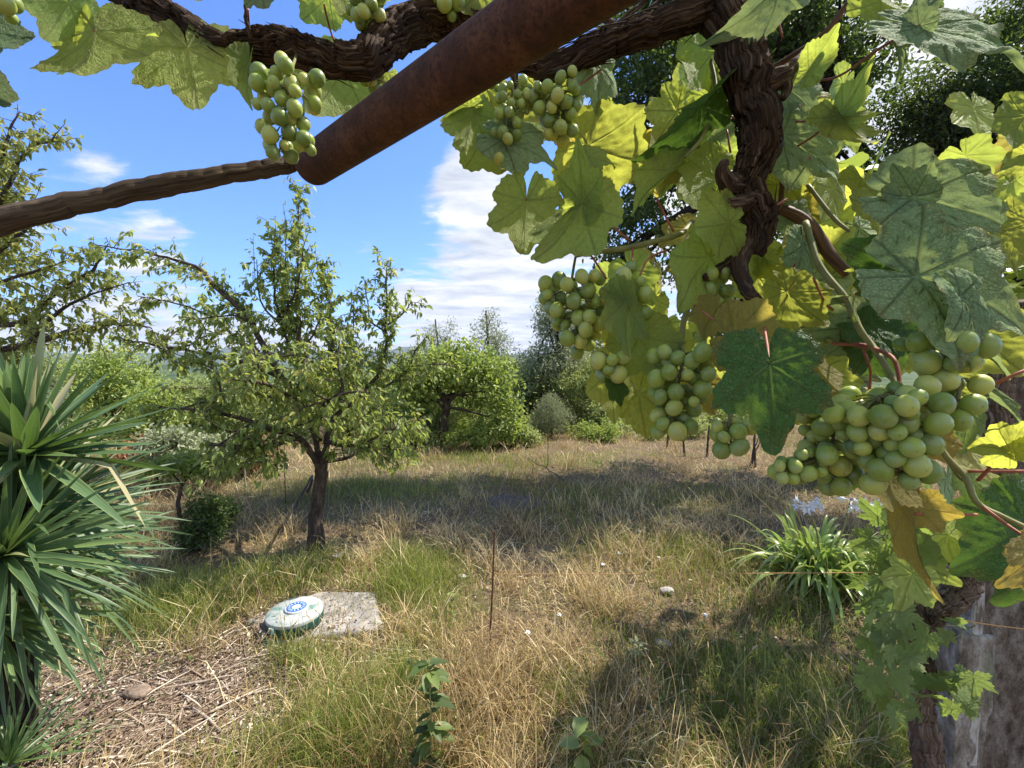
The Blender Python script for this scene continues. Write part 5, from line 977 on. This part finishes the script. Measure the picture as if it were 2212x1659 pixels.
dots = mb.build('ring_pattern', paint_mat('light_blue_enamel', (.5, .62, .7), (.35, .50, .72), (.55, .66, .80), 20)); dots.parent = med

# ------------------------------------------------------------------ stakes, string
a = G(1058, 1392); mb = MB(); top = a + (P(1068, 1148, np.dot(a - CAM, FW)) - a)
tube(mb, [a - [0, 0, .25], a, (a + top) / 2 + [.003, 0, 0], top], [.0075, .0075, .0072, .007], 10, n=24, lump=.08)
tube(mb, [top + [-.012, 0, -.004], top + [.018, 0, -.002]], [.003, .003], 6, n=4)
st1 = tag(mb.build('metal_stake', M_stake, smooth=False), 'thin rusty metal stake upright in the dry grass at centre', 'stake')
a = G(617, 1088); mb = MB(); tube(mb, [a - [0, 0, .1], a + [0, 0, .5], P(616, 985, np.dot(a - CAM, FW))], [.008, .008, .007], 8, n=12)
tag(mb.build('metal_stake', M_stake), 'far thin rusty rod standing just left of the pear trunk', 'stake')
a = G(530, 1055); mb = MB(); tube(mb, [a - [0, 0, .1], a + [0, 0, .4], P(529, 985, np.dot(a - CAM, FW))], [.014, .013, .012], 8, n=12)
tag(mb.build('wooden_stake', M_stick), 'short grey stick post left of the far rusty rod', 'stake')
s0 = P(1068, 1240, np.dot(G(1062, 1392) - CAM, FW)); s1 = P(2000, 1236, 2.2); mb = MB(); tube(mb, [s0, (s0 + s1) / 2 + [0, 0, -.004], s1], [.0022] * 3, 6, n=40)
tag(mb.build('string', M_string), 'taut orange string stretched from the near stake towards the stone pillar', 'string')
mb = MB(); u = P(1530, 1352, 2.9); tube(mb, [P(2005, 1322, 1.3), P(2110, 1345, 1.3), P(2240, 1362, 1.3)], [.0016] * 3, 6, n=20)
tag(mb.build('string', M_string), 'short loose string running across the face of the stone pillar', 'string')

# ------------------------------------------------------------------ dead vine stocks and saplings in the meadow
def stock(pts, r, name, label, cat, m=M_tbark, group=None):
    a = np.array(pts[0], float); mb = MB(); tube(mb, pts, r, 8, n=20, lump=.3, ridge=.1, wob=.012, seed=R.randint(90)); return mb
post_spots = [(1480, 985, 970, .45, 'slim dark post under the narrow grape bunch'), (1527, 985, 940, .5, 'leaning thin post just left of the dark green leaf'), (1622, 1005, 965, .45, 'short dark post under the small grape bunch'), (1632, 1008, 975, .4, 'forked stub post beside the short dark post'), (1440, 968, 930, .4, 'pale slim post at the meadow edge left of the slim dark post')]
for (x, yb, yt, h, lab) in post_spots:
    a = G(x, yb); mb = MB(); e = a + [R.uniform(-.1, .1), 0, h + .25]; tube(mb, [a - [0, 0, .1], (a + e) / 2 + R.normal(size=3) * .015, e], [.028, .024, .018], 9, n=14, lump=.25, ridge=.15, seed=R.randint(90))
    tube(mb, [(a + e) / 2, (a + e) / 2 + [.08, 0, .14], (a + e) / 2 + [.12, .02, .26]], [.012, .01, .006], 6, n=8, lump=.2)
    tag(mb.build('vineyard_post', M_tbark), lab, 'post', 'old posts at the meadow edge')
a = G(1222, 1045); mb = MB()
tube(mb, [a, a + [-.12, .1, .10], a + [-.3, .3, .22], a + [-.28, .5, .40], a + [-.26, .9, .75], a + [-.38, 1.2, 1.0]], [.010, .010, .009, .008, .006, .004], 7, n=40, lump=.2, wob=.03, seed=3)
tube(mb, [a + [-.3, .3, .22], a + [-.5, .35, .28], a + [-.75, .4, .42]], [.007, .006, .003], 6, n=14, wob=.02)
tag(mb.build('bare_sapling', M_tbark), 'thin bare crooked sapling stem beyond the dark ash patch', 'sapling')

# ------------------------------------------------------------------ crinum lily
def strap(mb, base, d, L, W, droop, rs, K=12, tint=.5):
    t = np.linspace(0, 1, K); d = nrm(np.array(d, float)); cen = base + d * (t * L)[:, None] + np.array([0, 0, -1.0]) * (droop * L * t ** 2.4)[:, None]
    cen[:, 2] = np.maximum(cen[:, 2], .02); side = nrm(np.cross(d, [0, 0, 1.0]) + rs.normal(size=3) * .1); wl = W * np.minimum(1, .6 + t * 2) * np.clip((1 - t) / .6, 0, 1) ** .6
    g = nrm(np.gradient(cen, axis=0)); nn = nrm(np.cross(side[None], g)); 
    V = np.stack([cen - side * wl[:, None] * .5 + nn * wl[:, None] * .16, cen, cen + side * wl[:, None] * .5 + nn * wl[:, None] * .16], 1).reshape(-1, 3)
    q = np.arange(K - 1)[:, None] * 3; jj = np.arange(2)[None]; mb.add(V, np.stack([q + jj, q + jj + 1, q + 4 + jj, q + 3 + jj], -1).reshape(-1, 4), tint=np.clip(tint + .5 * (t.repeat(3) > .92) + .0 * t.repeat(3), 0, 1))
lf = G(1775, 1280); lr_ = empty('lily_plant', tuple(lf), 'clump of arching strap-leaved crinum lily with white trumpet flowers beside the vine', 'plant')
rs = np.random.RandomState(3); mb = MB()
for k in range(260):
    a = rs.uniform(0, 6.28); b0 = lf + [rs.normal() * .10, rs.normal() * .10 + .1, 0]; el = rs.uniform(.75, 1.52)
    strap(mb, b0, (math.cos(a) * math.cos(el), math.sin(a) * math.cos(el), math.sin(el)), rs.uniform(.85, 1.3), rs.uniform(.045, .07), rs.uniform(.35, .95), rs, tint=rs.uniform(.35, 1.0))
mb.build('leaf_clump', M_lily, lr_)
def umbel(x, y, dd_, n, seed):
    rs = np.random.RandomState(seed); c = P(x, y, dd_); ms = MB(); tube(ms, [lf + [0, .1, 0], (lf + c) / 2 + [.03, 0, .08], c], [.010, .009, .007], 8, n=16); ms.build('flower_stalk', M_gcane, lr_)
    for k in range(n):
        mb = MB(); d = nrm(rs.normal(size=3) * [1, 1, .5] + [0, -.5, .25]); b0 = c + d * .02; tip = c + d * .07
        tube(mb, [b0, tip], [.003, .007], 6, n=3); x1 = nrm(np.cross(d, [0.1, .2, 1])); y1 = np.cross(d, x1); droop_ = rs.uniform() < .3
        for q in range(6):
            aa_ = q * math.pi / 3; o_ = x1 * math.cos(aa_) + y1 * math.sin(aa_); sp_ = .25 if droop_ else 1.0; s_ = np.cross(d, o_)
            V = [tip, tip + d * .04 + o_ * .022 * sp_ - s_ * .012, tip + d * .04 + o_ * .022 * sp_ + s_ * .012, tip + d * .055 + o_ * .065 * sp_]
            mb.add(V, np.array([[0, 1, 3, 2]]))
        mb.build('flower', M_petal, lr_)

dl = np.dot(lf - CAM, FW); umbel(1745, 1092, dl - .1, 12, 1); umbel(1838, 1080, dl, 7, 2); umbel(1870, 1092, dl, 6, 3)
for (x, y, x2, y2) in [(1700, 1060, 1630, 1030), (1720, 1070, 1650, 1065), (1690, 1090, 1600, 1040)]:
    ms = MB(); tube(ms, [lf + [0, .1, .1], P(x, y + 40, dl), P(x2, y2, dl)], [.006, .005, .003], 6, n=14); ms.build('flower_stalk', M_gcane, lr_)

# ------------------------------------------------------------------ grass, weeds, litter
def gpts(n, ymin=1.2, ymax=17, wide=1.35):
    """meadow points, denser near the viewer"""
    t = R.uniform(0, 1, n); y = ymin * (ymax / ymin) ** (t ** .95); x = R.uniform(-1, 1, n) * (y * wide + 1.2); return x, y
def lidmask(x, y):
    inl = np.hypot(x - lc[0], y - lc[1]) < lidr + .02
    inside = np.zeros(len(x), bool)
    for k in range(len(poly)):
        x1, y1 = poly[k]; x2, y2 = poly[(k + 1) % len(poly)]; c = ((y1 > y) != (y2 > y)) & (x < (x2 - x1) * (y - y1) / (y2 - y1 + 1e-12) + x1); inside ^= c
    return inl, inside
def zone(x, y, D, rx, ry):
    g = G(*D); return np.exp(-(((x - g[0]) / rx) ** 2 + ((y - g[1]) / ry) ** 2))
GZ = [((750, 1600), .9, .35, .7), ((400, 1325), .50, .42, 1.1), ((1250, 1500), 1.2, .5, .35), ((600, 1250), .75, .40, .95), ((700, 1225), .5, .3, .9), ((880, 1270), .55, .38, .9), ((930, 1330), .40, .35, .6), ((620, 1440), .40, .22, .9), ((860, 1215), .5, .25, .8), ((860, 1490), .35, .25, .7), ((700, 1520), .5, .25, .55), ((870, 1060), 1.6, .8, .75), ((660, 1060), 1.0, .7, .4), ((1300, 1080), 2.0, .8, .45), ((1500, 1200), 1.2, .6, .5), ((1650, 1300), .8, .6, .5), ((1600, 1450), .8, .5, .45), ((1700, 1560), .7, .4, .5), ((1000, 1000), 3, 1.0, .6), ((1800, 1620), .6, .4, .5), ((1150, 1620), .5, .2, .25)]
def greenness(x, y):
    g = 0 * x
    for D, rx, ry, a in GZ: g = np.maximum(g, a * zone(x, y, D, rx, ry))
    return g + .15 + .36 * fbm(x * 1.1, y * 1.1, 4, 3)
def bare(x, y):
    b = np.maximum(1.3 * zone(x, y, (250, 1560), .95, .60), 1.2 * zone(x, y, (470, 1470), .42, .42)); b = np.maximum(b, .75 * zone(x, y, (480, 1215), .9, .4)); b = np.maximum(b, .8 * zone(x, y, (100, 1500), .9, .6)); b = np.maximum(b, .9 * zone(x, y, (1105, 1085), .55, .42)); b = np.maximum(b, .5 * zone(x, y, (550, 1370), .25, .2))
    return b
def lit(x, y): return 0
# dry grass: matted low blades + tufts
x, y = gpts(300000); g = greenness(x, y); bz = bare(x, y); inl, ins = lidmask(x, y)
cl_ = fbm(x * 2.6, y * 2.6, 8, 3); keep = (R.uniform(0, 1, len(x)) > bz * 1.1) & (R.uniform(0, 1, len(x)) > np.clip(g, 0, 1) * .75) & (~ins | (R.uniform(0, 1, len(x)) < .04)) & ~inl & (R.uniform(-.75, .55, len(x)) < cl_ + .15)
x, y, cl_ = x[keep], y[keep], cl_[keep]; n = len(x); base = np.stack([x, y, gh(x, y) - .01], 1)
mat_ = R.uniform(0, 1, n) < .78 - .5 * sst(cl_, .05, .5); h = np.where(mat_, R.uniform(.02, .085, n), R.uniform(.07, .28, n) * (1 + 1.1 * np.maximum(cl_, -.4))) 
a = R.uniform(0, 6.28, n); le = np.stack([np.cos(a), np.sin(a), 0 * a], 1) * np.where(mat_, R.uniform(.8, 3.2, n), R.uniform(.3, 1.5, n))[:, None]
mb = MB(); ti = np.clip(R.normal(.44, .26, n) + .45 * fbm(x * .9 + 5, y * .9, 2, 3) + .25 * fbm(x * 4, y * 4, 2, 2), 0, 1)
blades(mb, base, np.maximum(h, .03), le, .0042 * (1 + y * .16), ti)
tag(mb.build('dry_grass', M_grass_dry), 'matted straw-coloured dry grass covering the meadow', 'grass', kind='stuff')
# green grass
x, y = gpts(380000, 1.3, 16); g = greenness(x, y); bz = bare(x, y); inl, ins = lidmask(x, y)
keep = (R.uniform(.05, 1.0, len(x)) < g) & (R.uniform(0, 1, len(x)) > bz) & ~inl & (~ins | (R.uniform(0, 1, len(x)) < .22))
x, y = x[keep], y[keep]; g = g[keep]; n = len(x); base = np.stack([x, y, gh(x, y) - .01], 1); a = R.uniform(0, 6.28, n); hh = R.uniform(.07, .27, n) * (.40 + 1.0 * np.clip(g, 0, 1)) * np.where(y > 6, .8, 1.0)
le = np.stack([np.cos(a), np.sin(a), 0 * a], 1) * R.uniform(.1, .9, n)[:, None]
mb = MB(); blades(mb, base, hh, le, .0034 * (1 + y * .15), np.clip(R.normal(.42, .22, n) + .3 * fbm(x * 1.5, y * 1.5, 7, 2) + (R.uniform(0, 1, n) < .12) * .5, 0, 1))
tag(mb.build('green_grass', M_grass_green), 'fresh green grass tufts around the concrete slab and pear tree', 'grass', kind='stuff')
# tall thin stalks with seed heads
mb = MB()
def stalks(n, x0, x1, y0, y1, h0, h1, rs):
    for _ in range(n):
        g = G(rs.uniform(x0, x1), rs.uniform(y0, y1)); h = rs.uniform(h0, h1); a = rs.uniform(0, 6.28); l = rs.uniform(.05, .55) * h; e = g + [math.cos(a) * l, math.sin(a) * l, h]; c = rs.uniform(.45, 1)
        tube(mb, [g, g + [math.cos(a) * l * .25, math.sin(a) * l * .25, h * .55], e], [.0021, .0017, .0011], 3, n=7, tint=c, cap=False)
        if rs.uniform() < .65: tube(mb, [e, e + nrm(e - g) * .02 + [0, 0, -.002], e + nrm(e - g) * .05 + [math.cos(a) * .01, math.sin(a) * .01, -.008]], [.0014, .0052, .001], 5, n=6, tint=c, cap=False)
rs = np.random.RandomState(8)
stalks(110, 930, 1120, 1300, 1680, .25, .62, rs); stalks(70, 1120, 1400, 1350, 1680, .2, .5, rs); stalks(60, 560, 830, 1290, 1500, .2, .42, rs); stalks(60, 560, 950, 1500, 1680, .2, .45, rs); stalks(60, 1350, 1500, 1090, 1250, .25, .5, rs); stalks(120, 1100, 1750, 1000, 1300, .2, .45, rs); stalks(60, 700, 1000, 1050, 1250, .2, .4, rs); stalks(40, 1400, 1900, 1350, 1660, .2, .6, rs); stalks(80, 500, 1750, 950, 1010, .4, .8, rs); stalks(25, 400, 560, 1250, 1500, .15, .35, rs)
tag(mb.build('seed_stalks', M_grass_dry), 'tall thin seeding grass stalks rising above the mat of dry grass', 'grass', kind='stuff')
# broad-leaved ground weeds
mb = MB(); x, y = gpts(60000, 1.4, 14)
WZ = [((1500, 1180), 1.0, .6, .9), ((1600, 1330), .8, .5, .8), ((1650, 1450), .8, .5, .8), ((1550, 1050), 1.6, .8, .9), ((1720, 1350), .6, .5, .9), ((1750, 1600), .7, .5, .8), ((1300, 1200), .7, .4, .35), ((1450, 1560), .6, .3, .35), ((960, 1280), .35, .3, .5), ((340, 1450), .35, .25, .6), ((250, 1480), .3, .25, .5), ((900, 1000), 2.5, .9, .6), ((1350, 1010), 1.6, .8, .7), ((40, 1620), .6, .5, .5), ((750, 1330), .01, .01, 0)]
gw = 0 * x
for D, rx, ry, a_ in WZ: gw = np.maximum(gw, a_ * zone(x, y, D, rx, ry))
inl, ins = lidmask(x, y); keep = (R.uniform(.1, 1, len(x)) < gw + .25 * fbm(x * 2, y * 2, 1, 2)) & ~ins; x, y = x[keep], y[keep]; n = len(x)
base = np.stack([x, y, gh(x, y) + R.uniform(.0, .12, n)], 1); sz = R.uniform(.018, .045, n); leaves(mb, base, rnd_dir(n) + [0, 0, .35], rnd_dir(n) * .5 + [0, 0, 1], sz, sz * .55, R.uniform(0, 1, n), .2, .1)
tag(mb.build('ground_weeds', M_weed), 'low broad-leaved weeds spreading through the shaded grass on the right', 'weeds', kind='stuff')
# litter
mb = MB(); m_ = 26000; g1 = [G(300, 1560), G(480, 1450), G(90, 1500), G(420, 1620)]
pick = R.randint(0, 4, m_); c_ = np.array([g1[k][:2] for k in pick]); xy = c_ + R.normal(size=(m_, 2)) * [.42, .32]; inl, ins = lidmask(xy[:, 0], xy[:, 1]); xy = xy[~inl & (xy[:, 1] > 1.2)]
xf, yf = gpts(16000, 1.3, 9); inl, ins = lidmask(xf, yf); xy = np.vstack([xy, np.stack([xf, yf], 1)[~inl]]); n = len(xy); inl, ins = lidmask(xy[:, 0], xy[:, 1])
base = np.stack([xy[:, 0], xy[:, 1], gh(xy[:, 0], xy[:, 1]) + R.uniform(.004, .022, n) + ins * .05], 1); sz = R.uniform(.012, .045, n)
leaves(mb, base, rnd_dir(n) * [1, 1, .25], rnd_dir(n) * .35 + [0, 0, 1], sz, sz * R.uniform(.15, .7, n), np.clip(R.normal(.5, .28, n), 0, 1), .3, .1)
n = 2600; k = R.randint(0, 4, n); c_ = np.array([g1[q][:2] for q in k]) + R.normal(size=(n, 2)) * [.45, .33]; a = R.uniform(0, 6.28, n) * .5 + .2; c_ = c_[c_[:, 1] > 1.3]; n = len(c_); a = a[:n]
l = R.uniform(.05, .28, n); d_ = np.stack([np.cos(a), np.sin(a), R.normal(size=n) * .08], 1); b_ = np.stack([c_[:, 0], c_[:, 1], gh(c_[:, 0], c_[:, 1]) + R.uniform(.006, .03, n)], 1)
leaves(mb, b_, d_, np.tile([0, 0, 1.0], (n, 1)), l, R.uniform(.002, .008, n), np.clip(R.normal(.7, .2, n), 0, 1), .3, .05)
n = 420; k = R.randint(0, 4, n); c_ = np.array([g1[q][:2] for q in k]) + R.normal(size=(n, 2)) * [.40, .30]; c_ = c_[c_[:, 1] > 1.4]; n = len(c_); a = R.normal(.5, .7, n); l = R.uniform(.08, .42, n)
b_ = np.stack([c_[:, 0], c_[:, 1], gh(c_[:, 0], c_[:, 1]) + R.uniform(.012, .035, n)], 1)
leaves(mb, b_, np.stack([np.cos(a), np.sin(a), R.normal(size=n) * .10], 1), rnd_dir(n) * .4 + [0, 0, 1.0], l, R.uniform(.006, .018, n), np.clip(R.normal(.85, .2, n), 0, 1), .4, .10)
tag(mb.build('leaf_litter', M_litter), 'dry leaf litter and straw scraps on the bare soil at lower left', 'litter', kind='stuff')
# ash patch
def ash():
    m, t = mat('ash_soil'); g = t.n('ShaderNodeNewGeometry').outputs['Position']; n = t.noise(g, 40, 6, .75); c = t.ramp(n, [(.35, (.06, .048, .036)), (.55, (.16, .13, .10)), (.75, (.38, .33, .27))])
    finish(m, t, pbsdf(t, c, .95, .1, bump(t, n, 1, .02)).outputs[0]); c0 = G(1105, 1085); mb = MB(); S = 60; an = np.linspace(0, 2 * np.pi, S, endpoint=False); e = 1 + .25 * fbm(np.cos(an) * 2, np.sin(an) * 2, 5, 3); ts = np.linspace(0, 1, 10)
    X = c0[0] + ts[:, None] * (e * np.cos(an))[None] * .55; Y = c0[1] + ts[:, None] * (e * np.sin(an))[None] * .42; Z = gh(X, Y) + .014 - .03 * (ts[:, None] > .95)
    i = np.arange(9)[:, None] * S; j = np.arange(S)[None]; j2 = (j + 1) % S; mb.add(np.stack([X, Y, Z], -1).reshape(-1, 3), np.stack([i + j, i + S + j, i + S + j2, i + j2], -1).reshape(-1, 4))
    tag(mb.build('ash_patch', m), 'dark patch of old bonfire ash in the middle of the meadow', 'ash', kind='stuff')
ash()

# ------------------------------------------------------------------ sticks, stones, flowers, single plants
def stick(D0, D1, r, label, z=.02, bendy=.02):
    a, b = G(*D0) + [0, 0, z], G(*D1) + [0, 0, z + .01]; mb = MB(); tube(mb, [a, (a + b) / 2 + R.normal(size=3) * [bendy, bendy, .005], b], [r, r * .9, r * .6], 8, n=18, lump=.2, wob=r * .5, seed=R.randint(90))
    tag(mb.build('stick', M_stick), label, 'stick', 'sticks lying on the bare soil')
stick((310, 1500), (500, 1468), .010, 'longest pale stick on the bare soil, right of the yucca tips'); stick((385, 1568), (430, 1490), .007, 'thin pale stick propped steeply below the longest one')
stick((420, 1540), (480, 1590), .010, 'short dark grey stick pointing at the green grass edge'); stick((60, 1640), (340, 1560), .007, 'very long thin straw stick running to the bottom left corner')
stick((235, 1540), (252, 1590), .008, 'short stubby upright-looking stick among the litter'); stick((150, 1600), (260, 1625), .006, 'thin bleached stick near the small yucca')
def blob_stone(c, s, seed, label, m=M_stone):
    V = SV * s; f = 1 + .35 * fbm(V[:, 0] / s[0] + seed, V[:, 1] / s[1], V[:, 2] / s[2], 3); mb = MB(); mb.add(V * f[:, None], [SQ, ST]); o = mb.build('stone', m, smooth=False); o.location = c; tag(o, label, 'stone', 'stones in the grass')
for k, (x, y, w_, lab) in enumerate([(1440, 1285, .075, 'flat white stone near the lily clump, half way to the stake'), (1432, 1403, .07, 'pinkish stone behind the pale thistle rosette'), (300, 1510, .09, 'brown angular stone lying under the long pale stick'), (1000, 1255, .05, 'small pale stone left of the rusty stake top'), (730, 1210, .06, 'light stone in the grass right of the pear trunk')]):
    g = G(x, y); blob_stone((g[0], g[1], .05), np.array([w_, w_ * .6, w_ * .35]), k * 7, lab, M_brown if k == 2 else M_stone)
def daisy(x, y, h, label):
    g = G(x, y + 12); r0 = empty('wildflower', tuple(g), label, 'flower', 'white wildflowers in the grass'); mb = MB(); tube(mb, [g, g + [.01, 0, h]], [.002, .0015], 5, n=5); mb.build('stem', M_gcane, r0)
    mb = MB(); c = g + [.01, 0, h]; n = 26; d = rnd_dir(n) * [1, 1, .3]; leaves(mb, np.tile(c, (n, 1)) + d * .006, d + [0, -.2, .1], np.tile([0, 0, 1.0], (n, 1)), .017, .012, .5); mb.build('petals', M_petal, r0)
for k, (x, y, lab) in enumerate([(1520, 1345, 'largest white flower head, below the orange string at right'), (1137, 1385, 'white flower right of the rusty stake base'), (1205, 1345, 'tiny pale flower between the rusty stake and the thistle'), (1300, 1230, 'white flower just above the string in the sunny patch'), (1335, 1205, 'upper white flower in the sunny patch'), (1380, 1155, 'white flower on a tall dry tuft behind the sunny patch'), (1420, 1215, 'white flower right of the sunny patch')]): daisy(x, y, .12, lab)
def weed_plant(name, label, foot, top, n, leafL, ratio, m, seed, droop=.3, r=.004, heart=False):
    r0 = empty(name, tuple(foot), label, 'plant'); rs = np.random.RandomState(seed); ms = MB(); C = tube(ms, [foot, (foot + top) / 2 + rs.normal(size=3) * .01, top], [r, r * .8, r * .4], 7, n=20); ms.build('stem', M_gcane, r0)
    mb = MB(); b, d = [], []
    for k in range(n): q = C[int(rs.uniform(.1, 1) * 19)]; a = k * 2.4; b.append(q); d.append([math.cos(a), math.sin(a), .25 - droop * rs.uniform(0, 1.5)])
    L = leafL * rs.uniform(.6, 1.1, n); leaves(mb, np.array(b), np.array(d), np.tile([0, 0, 1.0], (n, 1)), L, L * ratio, rs.uniform(0, 1, n), .25, .3); mb.build('foliage', m, r0)
f_ = G(925, 1700); weed_plant('weed_plant', 'upright dark green weed with broad leaves in the bottom centre foreground', f_, P(925, 1420, np.dot(f_ - CAM, FW)), 44, .13, .55, M_weed, 1, .3, .006)
f_ = G(905, 1500); weed_plant('weed_plant', 'slender weed with small bluish leaves just behind the foreground broad-leaved weed', f_, P(880, 1440, np.dot(f_ - CAM, FW)) + [0, 0, .1], 30, .05, .3, M_weed, 6, .1, .003)
f_ = G(1250, 1680); weed_plant('climbing_seedling', 'bright green seedling with drooping heart-shaped leaves in the foreground', f_, P(1262, 1520, np.dot(f_ - CAM, FW)), 12, .15, .85, M_mid, 2, 1.6, .004)
f_ = G(1375, 1430); weed_plant('thistle_rosette', 'pale silvery-green thistle rosette in the shaded grass right of the stake', f_, f_ + [0, 0, .16], 34, .09, .30, M_grey, 3, .0, .004)
f_ = G(975, 1330) ; weed_plant('weed_plant', 'light green leafy weed left of the rusty stake', f_, f_ + [0, 0, .22], 46, .04, .6, M_mid, 5, .1, .003)

# ------------------------------------------------------------------ thin summer haze over the valley
hm = bpy.data.materials.new('summer_haze'); hm.use_nodes = True; ht = NT(hm.node_tree)
pv = ht.n('ShaderNodeVolumePrincipled', i_Color=(.80, .88, 1.0, 1), i_Density=0.00007, i_Anisotropy=.2); ht.n('ShaderNodeOutputMaterial', i_Volume=pv.outputs[0])
mb = MB(); q = 9500.0; zb, ztp = -120.0, 700.0
mb.add([(-q, -q, zb), (q, -q, zb), (q, q, zb), (-q, q, zb), (-q, -q, ztp), (q, -q, ztp), (q, q, ztp), (-q, q, ztp)], np.array([[3, 2, 1, 0], [4, 5, 6, 7], [0, 1, 5, 4], [1, 2, 6, 5], [2, 3, 7, 6], [3, 0, 4, 7]]))
tag(mb.build('haze', hm, smooth=False), kind='stuff')
